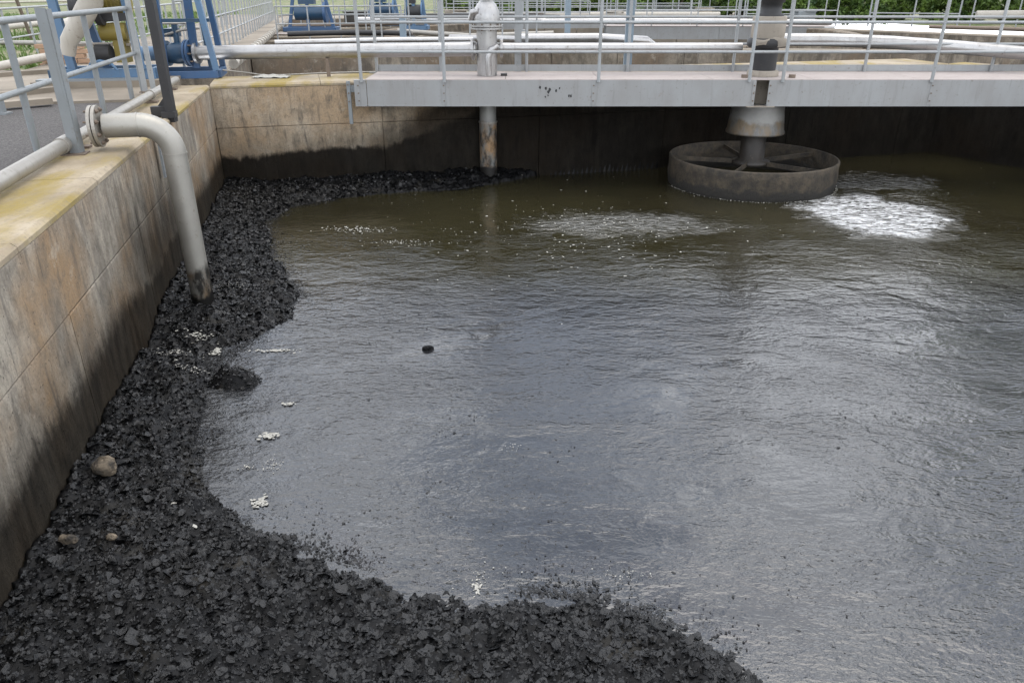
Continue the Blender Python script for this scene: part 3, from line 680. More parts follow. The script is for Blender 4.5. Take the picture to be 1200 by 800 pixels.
railing('railing', 'near side grey railing of the footbridge above the grey beam', [(x, BY0 - .03) for x in npx], [.42, .82, 1.2], r=.024, z0=-.10 + .10, mat=M_rail, base=False)
far_px = [442, 517, 617, 735, 858, 1012, 1160, 1290]
fpx = [at(p, 85, z=DT).x * (BY1 - .03) / at(p, 85, z=DT).y for p in far_px]
railing('railing', 'far side grey railing of the footbridge with a low toe board', [(x, BY1 - .04) for x in fpx], [.42, .82, 1.2], r=.024, z0=DT, mat=M_rail, base=False, kick=(.055, .10))
for px, w in ((607, .11), (735, .13)):
    p = at(px, 82, z=DT, y=None); x = p.x * 13.06 / p.y
    pr_ = thing('stanchion', 'thick pale %s upright behind the footbridge, %s' % (('grey', 'right of the riser pipe') if px < 700 else ('blue', 'halfway between riser and mixer drive')), 'post', (x, 13.08, DT))
    MB().box((x, 13.08, .75), (w, .08, 1.45)).build('upright', M_rail if px < 700 else M_pblue, pr_)
    MB().box((x, 13.08, .06), (w + .1, .12, .05)).build('base_plate', M_rail, pr_)

# riser pipe through the deck
rp = Vector((-.385, 12.35, 0))
root = thing('riser_pipe', 'upright pale riser pipe through the bridge deck with a flanged bend on top', 'pipe', rp)
MB().tube([rp + Vector((0, 0, -.66)), rp + Vector((0, 0, .04))], .132, 28).build('pipe', M_colpipe, root)
MB().tube([rp + Vector((0, 0, -2.0)), rp + Vector((0, 0, -.66))], .139, 28).build('lower_pipe', M_colpipe, root)
MB().ring(rp + Vector((0, 0, -.675)), rp + Vector((0, 0, -.655)), .149, .12, 28).build('weld_band', M_galv, root)
MB().tube([rp + Vector((0, 0, .036)), rp + Vector((0, 0, .70))], .155, 28).build('upper_pipe', M_silver, root)
MB().tube([rp + Vector((0, 0, .70)), rp + Vector((0, 0, .725))], .245, 28).tube([rp + Vector((0, 0, .735)), rp + Vector((0, 0, .76))], .245, 28).build('flange', M_silver, root)
MB().lathe(rp, [(.20, .76), (.205, .85), (.19, .95), (.15, 1.04), (.10, 1.09), (.10, 1.14)], 24).build('bell_housing', M_silver, root)
MB().tube([rp + Vector((-.1, -.12, .95)), rp + Vector((-.2, -.05, .93)), rp + Vector((-.24, 0, .80))], [.05, .06, .05], 12).build('side_bulge', M_silver, root)
MB().lathe(rp, [(.16, 1.14), (.16, 1.17), (.08, 1.17), (.08, 1.30), (.17, 1.30), (.17, 1.34), (.06, 1.36), (.06, 2.3), (.13, 2.32), (.13, 2.42)], 20).build('top_flange', M_bolt, root)
MB().tube([rp + Vector((.03, -.15, .06)), rp + Vector((.02, -.165, .3)), rp + Vector((.06, -.15, .42)), rp + Vector((.14, -.05, .46))], .05, 12).build('bypass_pipe', M_silver, root)
for k in range(10):
    a = 2 * math.pi * k / 10; o = rp + Vector((.215 * math.cos(a), .215 * math.sin(a), 0))
    MB().tube([o + Vector((0, 0, .68)), o + Vector((0, 0, .785))], .012, 6).build('bolt', M_bolt, root)
MB().box((rp.x + .26, rp.y - .05, DT + .02), (.10, .06, .035)).build('chock', M_blk, root)
# big silver pipe: two runs joined to the riser
def pipe_run(label, pts, r, mat, flanges=(), name='supply_pipe', sup=()):
    root = thing(name, label, 'pipe', (pts[0][0], pts[0][1], 0))
    MB().tube(pts, r, 24).build('pipe_length', mat, root)
    for p, d in flanges:
        p = Vector(p); d = Vector(d).normalized(); MB().ring(p - d * .02, p + d * .02, r + .055, r * .8, 24).build('flange', mat, root)
    for p in sup: MB().bar((p[0], p[1], p[3]), (p[0], p[1], p[2]), .05, .05).build('support', M_bolt, root)
    return root
pL0 = Vector((-5.02, 12.72, .335)); pL1 = Vector((rp.x - .17, 12.42, .415)); dL = (pL1 - pL0)
pipe_run('long silver pipe running from the blue valve to the upright riser pipe', [pL0, pL0.lerp(pL1, .33), pL0.lerp(pL1, .66), pL1], .105, M_silver, [(pL1 - dL.normalized() * .05, dL), (pL0 + dL.normalized() * .03, dL)], sup=[(-2.9, 12.55, .26, 0)])
pR0 = Vector((rp.x + .16, 12.42, .43)); pR1 = Vector((3.6, 12.62, .42)); dR = pR1 - pR0
pipe_run('silver pipe running from the riser pipe right to the black mixer drive', [pR0, pR0.lerp(pR1, .5), pR1], .075, M_silver, [(pR0 + dR.normalized() * .06, dR)])
pipe_run('pale pipe bending down to the right beyond the mixer drive', [(3.95, 13.25, .50), (5.2, 13.35, .49), (6.2, 13.25, .46), (7.2, 13.0, .40), (8.4, 12.7, .31), (10.5, 12.3, .22)], .10, M_silver)

# mixer: drive on the deck, skirt, hub and floating ring
mx_ = Vector((3.89, 12.32, 0))
root = thing('mixer', 'surface mixer with a black drive on the bridge and a crusted ring in the water', 'mixer', mx_)
MB().tube([mx_ + Vector((-.02, 0, -.36)), mx_ + Vector((-.02, 0, DT))], .24, 32).build('shaft_housing', M_conc, root)
MB().lathe(mx_, [(.24, DT + .004), (.24, .10), (.21, .12)], 28).build('base_collar', M_conc, root)
MB().lathe(mx_, [(.185, .12), (.19, .40), (.185, .45)], 28).build('lower_drive', M_blk, root)
MB().lathe(mx_, [(.27, .45), (.29, .48), (.29, .55), (.26, .58)], 28).build('drive_flange', M_blk, root)
MB().lathe(mx_, [(.245, .58), (.25, .62), (.25, .87), (.24, .885)], 28).build('gearbox', M_conc, root)
MB().lathe(mx_, [(.20, .885), (.20, .91), (.155, .93), (.155, 1.06), (.19, 1.08), (.19, 1.90), (.12, 2.0)], 28).build('motor', M_blk, root)
for k in range(12):
    a = 2 * math.pi * k / 12; c = mx_ + Vector((.195 * math.cos(a), .195 * math.sin(a), 1.48)); MB().box(c, (.03, .008, .74), a).build('cooling_fin', M_blk, root)
vs = []
for s in range(9):
    u = s / 8
    for q in range(4): vs.append((mx_.x - .26 + .5 * u, mx_.y - .27 - .03 * math.sin(u * 9) - .02 * q % .03, .585 - .035 * q - .02 * math.sin(u * 7 + q)))
MB().add(vs, [(s * 4 + q, s * 4 + q + 1, s * 4 + q + 5, s * 4 + q + 4) for s in range(8) for q in range(3)], True).build('rag', M_conc, root, label='pale dirty rag wrapped round the drive flange')
for x in (-.36, .36): MB().tube([mx_ + Vector((x, -.30, DT)), mx_ + Vector((x, -.30, DT + .05))], .05, 10).build('foot_bolt', M_bolt, root)
MB().lathe(mx_, [(.40, -.355), (.41, -.50), (.44, -.76), (.455, -.80), (.455, -.825), (.18, -.83), (.17, -.95)], 40).build('skirt', M_skirt, root)
MB().lathe(mx_, [(.20, -1.34), (.30, -1.32), (.30, -1.27), (.20, -1.25), (.19, -.83)], 32).build('hub', M_hub, root)
ring_c = mx_ + Vector((-.02, -.12, 0)); RR = 1.31
m = MB(); nn = 72
prof = [(RR, -1.17), (RR + .012, -1.185), (RR + .005, -1.30), (RR + .018, -1.42), (RR, -1.56), (RR - .03, -1.75), (RR - .055, -1.75), (RR - .03, -1.5), (RR - .025, -1.17)]
vs = []
for k in range(nn):
    a = 2 * math.pi * k / nn
    for r_, z_ in prof: vs.append(ring_c + Vector((r_ * math.cos(a), r_ * math.sin(a) * .97, z_ - .03 * math.cos(a) * 0)))
P_ = len(prof); m.add(vs, [(k * P_ + j, ((k + 1) % nn) * P_ + j, ((k + 1) % nn) * P_ + (j + 1) % P_, k * P_ + (j + 1) % P_) for k in range(nn) for j in range(P_)], True)
m.build('ring', M_ring, root)
for k in range(5):
    a = 2 * math.pi * k / 5 + .42; d = Vector((math.cos(a), math.sin(a), 0))
    MB().bar(mx_ + d * .22 + Vector((0, 0, -1.29)), ring_c + d * (RR - .03) + Vector((0, 0, -1.25)), .02, .07).build('spoke', M_ring, root)
n_ = 260; aa = rng.uniform(math.pi * 1.05, math.pi * 1.95, n_)     # foam line where the ring meets the water
flakes('foam_line', ring_c.x + (RR + .03) * np.cos(aa) + rng.normal(0, .012, n_), ring_c.y + (RR + .03) * .97 * np.sin(aa) + rng.normal(0, .012, n_), np.full(n_, WZ + .01), rng.uniform(.004, .014, n_), .15, M_foam)

# ------------------------------------------------------------------ pump skids at the left corner
def rect_frame(m, a, du, dv, lu, lv, z, h, w=.07):
    a = Vector(a); U = Vector(du); V_ = Vector(dv); zz = Vector((0, 0, z + h / 2))
    for p, q in ((a, a + U * lu), (a + V_ * lv, a + U * lu + V_ * lv)): m.bar(p + zz, q + zz, w, h)
    for p, q in ((a, a + V_ * lv), (a + U * lu, a + U * lu + V_ * lv)): m.bar(p + V_ * (w / 2 + .002) + zz, q - V_ * (w / 2 + .002) + zz, w, h)
    return m
a0 = Vector((-5.42, 12.02, 0))
root = thing('pump_stand', 'blue steel A-frame pump stand with a dark blue valve at the wall corner', 'frame', a0)
m = MB(); rect_frame(m, a0, AU, -AV, .92, .80, .015, .10); m.build('base_frame', M_blue, root)
bx = a0 + AU * .90
def blueleg(p, q, w=.085, h=.05, mat=M_lblue, nm='leg'): MB().bar(p, q, w, h, up=(0, 1, 0)).build(nm, mat, root)
blueleg((bx.x - .01, bx.y + .02, .115), (bx.x - .22, bx.y + .12, 1.6))
blueleg((bx.x - .01 - AV.x * .76, bx.y + .78, .115), (bx.x - .22, bx.y + .62, 1.6), mat=M_blue)
blueleg((a0.x + .38, a0.y + .70, .115), (a0.x + .46, a0.y + .62, 1.6), .11, .06, M_blue)
blueleg((a0.x + .56, a0.y + .86, .115), (a0.x + .52, a0.y + .8, 1.6), .07, .06, M_dblue)
blueleg((a0.x + .04, a0.y + .35, .115), (a0.x + .10, a0.y + .35, 1.6), .07, .05, M_blue)
MB().bar((a0.x, a0.y + .35, .82), (bx.x - .1, bx.y + .3, .82), .05, .05).build('cross_tie', M_dblue, root)
vc = pL0 - dL.normalized() * .02; dv = dL.normalized()
m = MB(); m.tube([vc - dv * .42, vc - dv * .38, vc - dv * .30, vc - dv * .22, vc - dv * .10, vc - dv * .03], [.13, .15, .16, .16, .13, .12], 24); m.build('valve_body', M_dblue, root)
for s, r_ in ((-.05, .20), (-.10, .20), (-.44, .19), (-.50, .19)): MB().tube([vc + dv * (s - .018), vc + dv * (s + .018)], r_, 24).build('flange', M_blue if s > -.3 else M_lblue, root)
for k in range(8):
    a = 2 * math.pi * k / 8; o = vc + Vector((0, .165 * math.cos(a), .165 * math.sin(a))) ; MB().tube([o - dv * .14, o + dv * .01], .014, 6).build('bolt', M_bolt, root)
MB().tube([vc - dv * .25 + Vector((0, 0, .12)), vc - dv * .25 + Vector((0, 0, .42))], .045, 12).build('valve_stem', M_dblue, root)
wc = vc - dv * .25 + Vector((0, 0, .44)); n = 20
MB().tube([wc + Vector((.17 * math.cos(2 * math.pi * k / n), .17 * math.sin(2 * math.pi * k / n), 0)) for k in range(n + 1)], .014, 8).bar(wc - Vector((.17, 0, 0)), wc + Vector((.17, 0, 0)), .02, .015).bar(wc - Vector((0, .17, 0)), wc + Vector((0, .17, 0)), .02, .0151).build('handwheel', M_galv, root)
MB().box(vc - dv * .35 + Vector((0, .1, .30)), (.22, .18, .12)).build('gear_housing', M_dblue, root)
MB().tube([vc - dv * .30 + Vector((-.1, -.05, .27)), vc - dv * .18 + Vector((.05, 0, .34)), vc + Vector((.1, .12, .36))], .02, 8).build('linkage', M_galv, root)
MB().tube([vc - dv * .9, vc - dv * .52], .11, 20).build('stub_pipe', M_lblue, root)

s0 = Vector((-6.75, 11.55, 0))
root = thing('pump_set', 'faded blue pump skid with a yellow motor and black drive guard behind the left railing', 'pump', s0)
MB().box((-5.95, 11.75, .0), (1.9, .9, .12), TL).build('plinth', M_pave, root)
m = MB(); rect_frame(m, Vector((-6.55, 11.35, .06)), AU, -AV, 1.35, .55, 0, .15); m.build('base_frame', M_lblue, root)
MB().bar((-6.75, 11.25, .075), (-5.35, 11.50, .075), .16, .03).build('foot_plate', M_grey, root)
for x, y in ((-6.58, 11.42), (-6.42, 11.9)): MB().box((x, y, .12), (.14, .10, .16)).build('mount_block', M_dblue, root)
MB().bar((-6.35, 11.5, .2), (-6.48, 11.55, 1.6), .12, .07, up=(0, 1, 0)).build('leg', M_lblue, root)
MB().bar((-6.05, 11.9, .2), (-6.35, 11.95, 1.6), .10, .06, up=(0, 1, 0)).build('leg', M_blue, root)
MB().bar((-5.38, 11.55, .2), (-5.47, 11.6, 1.6), .10, .06, up=(0, 1, 0)).build('leg', M_lblue, root)
MB().bar((-6.45, 11.55, .53), (-5.5, 11.75, .53), .30, .035).build('shelf', M_conc, root)
MB().tube([(-5.85, 11.55, .70), (-5.5, 11.60, .70)], .12, 20).build('pump_casing', M_yel, root)
MB().ring((-5.80, 11.42, 1.06), (-5.72, 11.44, 1.06), .27, .19, 24).box((-5.62, 11.46, .90), (.42, .05, .10), R(8)).build('belt_guard', M_blk, root)
MB().tube([(-6.25, 11.7, 1.02), (-6.13, 11.72, 1.02)], .20, 24).tube([(-6.28, 11.7, 1.02), (-6.1, 11.72, 1.02)], .08, 16).build('drive_pulley', M_blk, root)
MB().box((-5.9, 11.75, .86), (.55, .3, .05)).build('motor_bed', M_blk, root)
m = MB().tube([(-6.10, 11.72, 1.10), (-5.50, 11.82, 1.10)], .20, 20); m.build('motor', M_yel, root)
for k in range(9):
    x = -6.02 + k * .055; MB().ring((x, 11.735 + k * .009, 1.10), (x + .012, 11.737 + k * .009, 1.10), .222, .19, 20).build('cooling_fin', M_yel, root)
MB().box((-5.63, 11.62, .46), (.16, .18, .34)).build('junction_box', M_yel, root)
MB().tube([(-5.95, 11.5, .42), (-5.75, 11.52, .42)], .12, 16).build('coupling', M_blk, root)
MB().tube([(-6.05, 11.35, .2), (-5.98, 11.33, .30), (-5.85, 11.34, .33), (-5.72, 11.37, .30), (-5.66, 11.4, .2)], .022, 8).build('lifting_bow', M_lblue, root)

pipe_run('thick pale pipe slanting up behind the left railing beside the yellow motor', [(-6.2, 11.2, .42), (-6.15, 11.2, .6), (-5.93, 11.2, .85), (-5.72, 11.2, 1.1), (-5.62, 11.2, 1.6)], [.09, .11, .135, .15, .15], M_white, name='suction_pipe')
# pipes and slabs across the lawn at the left
def lawn_pipe(label, a, b, r, za, zb, mat=M_white):
    A = at(*a, z=za); B = at(*b, z=zb); root = thing('lawn_pipe', label, 'pipe', (A.x, A.y, 0))
    MB().tube([A, A.lerp(B, .5) + Vector((0, 0, .01)), B], r, 12).build('pipe_length', mat, root)
    for q in (.15, .85):
        p = A.lerp(B, q); MB().bar((p.x, p.y, -.16), (p.x, p.y, p.z - r * .8), .06, .06).build('support', M_bolt, root)
lawn_pipe('farthest white pipe lying level across the grass at the left', (-30, 4), (90, 1), .10, .0, .0)
lawn_pipe('white pipe lying level across the grass just right of the flat upright', (-60, 39), (88, 24), .09, .15, .2)
lawn_pipe('short white pipe sloping up over the grass near the slanting pipe', (50, 44), (86, 22), .10, .1, .45)
lawn_pipe('low grey white pipe crossing the grass below the others', (-40, 50), (118, 52), .06, .0, .0, M_galv)
lawn_pipe('pale pipe sloping down to the left at the edge of the paving', (-40, 86), (90, 60), .07, .05, .1)
for i, (a, b) in enumerate((((-60, 118), (70, 104)), ((-60, 128), (60, 118)), ((-60, 92), (110, 80)))):
    A = at(*a, z=0); B = at(*b, z=0)
    o = MB().bar((A.x, A.y, .0), (B.x, B.y, .0), .16, .07).build('kerb_slab', M_pave, label='worn concrete kerb slab %s on the paving left of the railing' % ('nearest the asphalt edge and lowest', 'with rusty lower lip', 'farthest back, beside the grass')[i], cat='kerb')
bw = at(75, 78, z=-.1); root = thing('brick_pier', 'low crumbling brick pier on the grass behind the flat upright', 'pier', (bw.x, bw.y, -.1))
for r_ in range(5):
    for c_ in range(4):
        MB().box((bw.x - .34 + c_ * .23 + (r_ % 2) * .08, bw.y + random.uniform(-.01, .01), -.08 + r_ * .085), (.215, .11, .075)).build('brick', M_brick, root)
# utility stake in grass
st_ = at(38, 48, z=-.16); root = thing('stake', 'thin dark timber stake leaning on the grass between the two near posts', 'stake', st_)
MB().bar(st_, st_ + Vector((-.25, .1, 1.3)), .09, .06).build('shaft', M_bark, root)
gp = at(3, 134, z=-.06); root = thing('marker_block', 'short grey steel channel stub standing on the asphalt at the left edge', 'post', gp)
MB().bar(gp, gp + Vector((-.0, 0, .22)), .09, .06).build('web', M_grey, root); MB().box(gp + Vector((0, 0, .01)), (.16, .14, .02)).build('base_plate', M_grey, root)

# grass tufts on the lawn
n = 26000
ga = -.9 - 26 * rng.random(n) ** 1.2; gb = 1 + 40 * rng.random(n)
ok = ~((ga > -9.1) & (gb < 3.5)) & (ga < -3.65); ga, gb = ga[ok], gb[ok]; n = len(ga)
gx_ = CORNER.x + AU.x * ga - AV.x * gb; gy_ = CORNER.y + AU.y * ga - AV.y * gb
keepg = fbm(gx_, gy_, 2.2, 91) > .42; gx_, gy_ = gx_[keepg], gy_[keepg]; n = len(gx_)
hh = rng.uniform(.08, .28, n); an = rng.uniform(0, 6.28, n); w = rng.uniform(.015, .04, n); lean = rng.normal(0, .08, (n, 2))
V = np.stack([np.stack([gx_ - w * np.cos(an), gy_ - w * np.sin(an), np.full(n, -.17)], -1), np.stack([gx_ + w * np.cos(an), gy_ + w * np.sin(an), np.full(n, -.17)], -1),
              np.stack([gx_ + lean[:, 0], gy_ + lean[:, 1], -.16 + hh], -1)], 1).reshape(-1, 3)
g = npmesh('grass', V, np.arange(3 * n).reshape(-1, 3), M_grass, 'stuff')

# ------------------------------------------------------------------ far tanks
rowsf = [(-.056, -1.1), (-1.1, -2.3)]
def cross_wall(label, b, a0, a1, thick, seed, dz=0):
    return wall('tank_wall', label, uv(a0, b), uv(a1, b), thick, M_wall_f, rowsf, 2.8, M_pave, 1, seed=seed)
wall('tank_wall', 'left side wall of the tanks running away beyond the blue pump frame', uv(0, 1.5), uv(0, FAR), .75, M_wall_f, rowsf, 3.2, M_pave, 1, seed=31)
cross_wall('first concrete cross wall beyond the footbridge, left part behind the silver pipe', 6.3, 0.02, 5.2, .35, 11)
cross_wall('second concrete cross wall beyond the footbridge at the left', 10.2, 0.02, 3.9, .4, 12)
for b_, e_, th_, lb_ in ((8.2, 4.6, .18, 'thin baffle wall between the first and second cross walls at the left'), (12.2, 4.0, .25, 'brown trough wall just beyond the second cross wall at the left'), (16.9, 4.6, .3, 'brown trough wall beyond the third cross wall at the left'), (19.6, 5.0, .4, 'pale topped wall in front of the far blue pump stands')):
    cross_wall(lb_, b_, .02, e_, th_, int(b_ * 10))
cross_wall('third concrete cross wall beyond the footbridge at the left', 14.4, 0.02, 4.4, .7, 13)
cross_wall('farthest concrete wall closing the row of tanks', FAR - .8, 0.02, RT - .1, .7, 14)
wall('tank_wall', 'slanting weathered wall far at the right below the shrubs', (9.9, 28.6, 0), (19.5, 18.8, 0), .5, M_wall_f, rowsf, 2.6, M_pave, 1, seed=17)
wall('tank_wall', 'streaked wall just beyond the footbridge right of the mixer drive', (4.3, 18.4, 0), (13.2, 17.3, 0), .45, M_wall_f, rowsf, 2.2, M_pave, 1, seed=18)
# round clarifier: wall of cast segments
cc_ = Vector((3.3, 26.6, 0)); CR = 7.6
root = thing('round_tank', 'round clarifier tank with streaked curved walls beyond the footbridge', 'tank', cc_)
ns = 30
for k in range(ns):
    a0_, a1_ = 2 * math.pi * k / ns + .001, 2 * math.pi * (k + 1) / ns - .001; vs = []
    for q in range(5):
        a = a0_ + (a1_ - a0_) * q / 4
        for r_, z_ in ((CR, -2.2), (CR, -.03), (CR - .03, 0), (CR - .32, 0), (CR - .35, -.03), (CR - .35, -2.2)): vs.append(cc_ + Vector((r_ * math.cos(a), r_ * math.sin(a), z_)))
    fs = [(q * 6 + j, q * 6 + (j + 1) % 6, q * 6 + 6 + (j + 1) % 6, q * 6 + 6 + j) for q in range(4) for j in range(6)] + [(5, 4, 3, 2, 1, 0), tuple(range(24, 30))]
    MB().add(vs, fs).build('wall_segment', M_wall_b if 4 <= k <= 10 else M_wall_f, root)  # far segments take the darkened wall colour, imitating shade below the second bridge
for k in range(ns):                                # inner launder (weir trough)
    a0_, a1_ = 2 * math.pi * k / ns, 2 * math.pi * (k + 1) / ns - .004; vs = []
    for q in range(4):
        a = a0_ + (a1_ - a0_) * q / 3
        for r_, z_ in ((CR - 1.0, -.75), (CR - 1.0, -.22), (CR - 1.12, -.22), (CR - 1.12, -.75)): vs.append(cc_ + Vector((r_ * math.cos(a), r_ * math.sin(a), z_)))
    MB().add(vs, [(q * 4 + j, q * 4 + (j + 1) % 4, q * 4 + 4 + (j + 1) % 4, q * 4 + 4 + j) for q in range(3) for j in range(4)] + [(3, 2, 1, 0), (12, 13, 14, 15)]).build('launder_segment', M_pave, root)

def far_bridge(label, a, b, w=1.1, group=None, h=.40):
    a = Vector(a); b = Vector(b); d = (b - a).normalized(); s = Vector((-d.y, d.x, 0)); root = thing('bridge', label, 'bridge', (a + b) / 2)
    L_ = (b - a).length; n = max(1, int(L_ / 3)); 
    for k in range(n):
        p, q = a + d * (L_ * k / n + .005), a + d * (L_ * (k + 1) / n - .005)
        MB().bar(p + Vector((0, 0, -.17)), q + Vector((0, 0, -.17)), .015, h).build('beam_panel', M_beam, root)
    MB().bar(a + s * w + Vector((0, 0, -.17)), b + s * w + Vector((0, 0, -.17)), .015, h).build('rear_beam', M_beam, root)
    MB().bar(a + s * (w / 2) + Vector((0, 0, .05)), b + s * (w / 2) + Vector((0, 0, .05)), w - .02, .02).build('deck_plate', M_deck, root)
    return root
far_bridge('second pale footbridge over the round tank, behind the mixer drive', (3.3, 28.6, 0), (11.2, 28.2, 0))
far_bridge('small grey walkway over the far left tanks beside the dotted pipe', (-7.0, 23.6, 0), (-2.9, 24.0, 0), .5, h=.3)
far_bridge('distant footbridge low across the last tanks', (-3.0, 32.3, 0), (4.2, 33.3, 0), .9, h=.3)

def line_pts(a, b, sp):
    a = Vector(a); b = Vector(b); n = max(1, round((b - a).length / sp)); return [tuple(a.lerp(b, k / n)[:2]) for k in range(n + 1)]
rl = [
 ('grey railing with close posts running away along the left tank wall', uv(-.62, 1.9), uv(-.62, 25), .8, [.35, .72, 1.08], .022, 0),
 ('second row of close posts left of the far tank wall', uv(-2.2, 3.6), uv(-2.2, 24), 1.0, [.5, 1.05], .022, -.16),
 ('weathered railing along the paving beyond the pump frame', uv(-4.6, 3.2), uv(-4.6, 22), 1.4, [.5, 1.05], .022, -.16),
 ('thin grey railing on the third cross wall at the left', uv(.3, 14.8), uv(4.2, 14.8), 1.2, [.5, 1.0], .02, 0),
 ('near railing of the second footbridge over the round tank', (3.3, 28.6, 0), (11.2, 28.2, 0), 1.6, [.5, 1.0], .02, .06),
 ('far railing of the second footbridge over the round tank', (3.3, 29.7, 0), (11.2, 29.3, 0), 1.6, [.5, 1.0], .02, .06),
 ('railing of the distant low footbridge', (-3.0, 32.3, 0), (4.2, 33.3, 0), 1.4, [.5, 1.0], .02, .06),
 ('long pale railing in front of the shrubs on the far side', (-3, 37.6, 0), (9.0, 39.2, 0), 1.15, [.35, .7, 1.05], .026, -.1),
 ('pale railing farther back before the dark shrubs', (1.5, 40.6, 0), (14.5, 41.2, 0), .9, [.5, 1.05], .022, -.1),
 ('white gate railing at the right before the bright shrubs', (14.6, 33.4, 0), (17.6, 32.2, 0), 1.5, [.5, 1.1], .03, -.16),
 ('thin railing at the far right edge below the shrubs', (18.0, 32.0, 0), (24.0, 30.0, 0), 1.5, [.55, 1.1], .028, -.16)]
rl += [
 ('bent old railing on the round tank rim left of the riser pipe', (-3.6, 22.4, 0), (.6, 19.8, 0), 1.0, [.5, 1.0], .02, 0),
 ('railing of the launder walkway behind the riser pipe', (-2.2, 31.0, 0), (3.0, 31.6, 0), .9, [.4, .8], .02, 0),
 ('railing on the far paving left of the riser pipe', (-7.5, 34.5, 0), (0, 35.6, 0), .8, [.5, 1.0], .022, -.1),
 ('doubled railing on the far paving right of the riser pipe', (.5, 35.8, 0), (8, 36.8, 0), .8, [.3, .65, 1.0], .022, -.1),
 ('low railing by the far left pump stands', (-8.2, 28.6, 0), (-3.6, 29.4, 0), .8, [.5, 1.0], .022, -.1),
 ('railing at the back of the second cross wall', uv(.3, 11.6), uv(3.8, 11.7), .9, [.45, .9], .02, -.1),
 ('short gate railing beside the mixer drive on the far side', (10.6, 37.0, 0), (13.2, 36.6, 0), .65, [.3, 1.0], .03, -.1)]
for lab, a, b, sp, hs, r_, z0 in rl: railing('railing', lab, line_pts(a, b, sp), hs, r=r_, z0=z0, mat=M_rail, base=False)
# dotted/jointed pipe on the far left wall, and other pipe runs between the tanks
a = uv(.12, 2.2, .10); b = uv(.12, 23, .10); root = thing('jointed_pipe', 'knobbly white jointed pipe following the left tank wall into the distance', 'pipe', a)
MB().tube([a, b], .05, 10).build('pipe_length', M_white, root)
k = 0.0
while k < 20:
    p = a.lerp(b, k / 20.8); MB().tube([p, p.lerp(b, .14 / (b - p).length)], .085, 10).build('joint', M_white, root); k += .62
pipe_run('white pipe over the first cross wall left of the riser pipe', [uv(.5, 7.2, .12), uv(3.0, 7.3, .14), uv(5.2, 7.8, .10)], .07, M_silver)
pipe_run('pale pipe between the round tank and the far wall', [(-2.5, 34.5, .2), (3, 35.2, .2), (9, 35.5, .2)], .13, M_white)
pipe_run('silver pipe curving over the round tank rim toward the riser pipe', [(.2, 19.2, .18), (2.0, 19.0, .2), (3.2, 19.3, .12), (3.6, 20.3, -.1)], .11, M_silver)
pipe_run('grey pipe lying along the second footbridge over the round tank', [(1.0, 28.2, .22), (6, 28.05, .24), (10.9, 27.8, .2)], .09, M_silver)
pipe_run('thick white pipe near the right edge before the shrubs', [(17.3, 30.5, .35), (19, 30.0, .38), (24, 28.6, .4)], .15, M_white)
pipe_run('rusty pipe low on the slanting wall at the right', [(13.6, 26.5, .12), (16.5, 24.0, .12), (19.6, 20.6, .12)], .06, M_bolt)
pipe_run('white pipe length on trestles in the far left tanks', [(-5.5, 28.5, .25), (-2.0, 29.2, .25), (1.2, 29.4, .2)], .10, M_silver)
pipe_run('blackened pipe lying across the far tanks behind the riser pipe', [(-3.5, 31.0, .3), (0, 30.8, .3), (1.8, 31.2, .25)], .09, M_blk)
pipe_run('black pipe on the second cross wall at the left', [uv(.6, 11.0, .12), uv(2.4, 11.1, .14), uv(4.0, 11.0, .1)], .07, M_blk)
pipe_run('rusty brown pipe behind the third cross wall', [uv(.4, 16.2, .1), uv(4.6, 16.6, .15)], .06, M_bolt)
pipe_run('dirty pipe sagging across the round tank left of the riser pipe', [(-3.4, 24.2, .1), (-1.2, 23.6, .0), (1.2, 23.4, .08)], .07, M_galv)
pipe_run('pale pipe with a black joint lying on the round tank rim', [(-1.6, 20.9, .1), (.0, 20.0, .12), (1.2, 19.6, .1)], .08, M_silver)
pipe_run('dark pipe along the foot of the far railing', [(-4, 36.6, .0), (3, 37.2, .05), (9, 38.2, .0)], .09, M_hub)
rb = random.Random(12)
for i, lab in enumerate(('pale concrete block on the far paving left of the riser pipe', 'rusty steel box on the far paving behind the riser pipe', 'dark cabinet on the far paving near the small blue stand', 'low white block on the far paving under the doubled railing', 'brown concrete block on the far paving left of the mixer drive', 'grey box at the foot of the dark shrub')):
    x_ = (-2.4, 1.0, -6.2, 4.4, 8.4, 13.0)[i]; y_ = (34.8, 34.2, 33.0, 35.4, 35.8, 36.4)[i]; w_ = rb.uniform(.6, 1.3); h_ = rb.uniform(.3, .6); mt = (M_conc, M_bolt, M_hub, M_white, M_pave, M_grey)[i]
    root = thing('equipment_box', lab, 'box', (x_, y_, -.1)); MB().box((x_, y_, -.1 + h_ / 2), (w_, .5, h_), rb.uniform(-.3, .3)).build('housing', mt, root, bevel=.03); MB().box((x_, y_, -.09 + h_), (w_ + .08, .58, .04), rb.uniform(-.1, .1)).build('lid', mt, root)
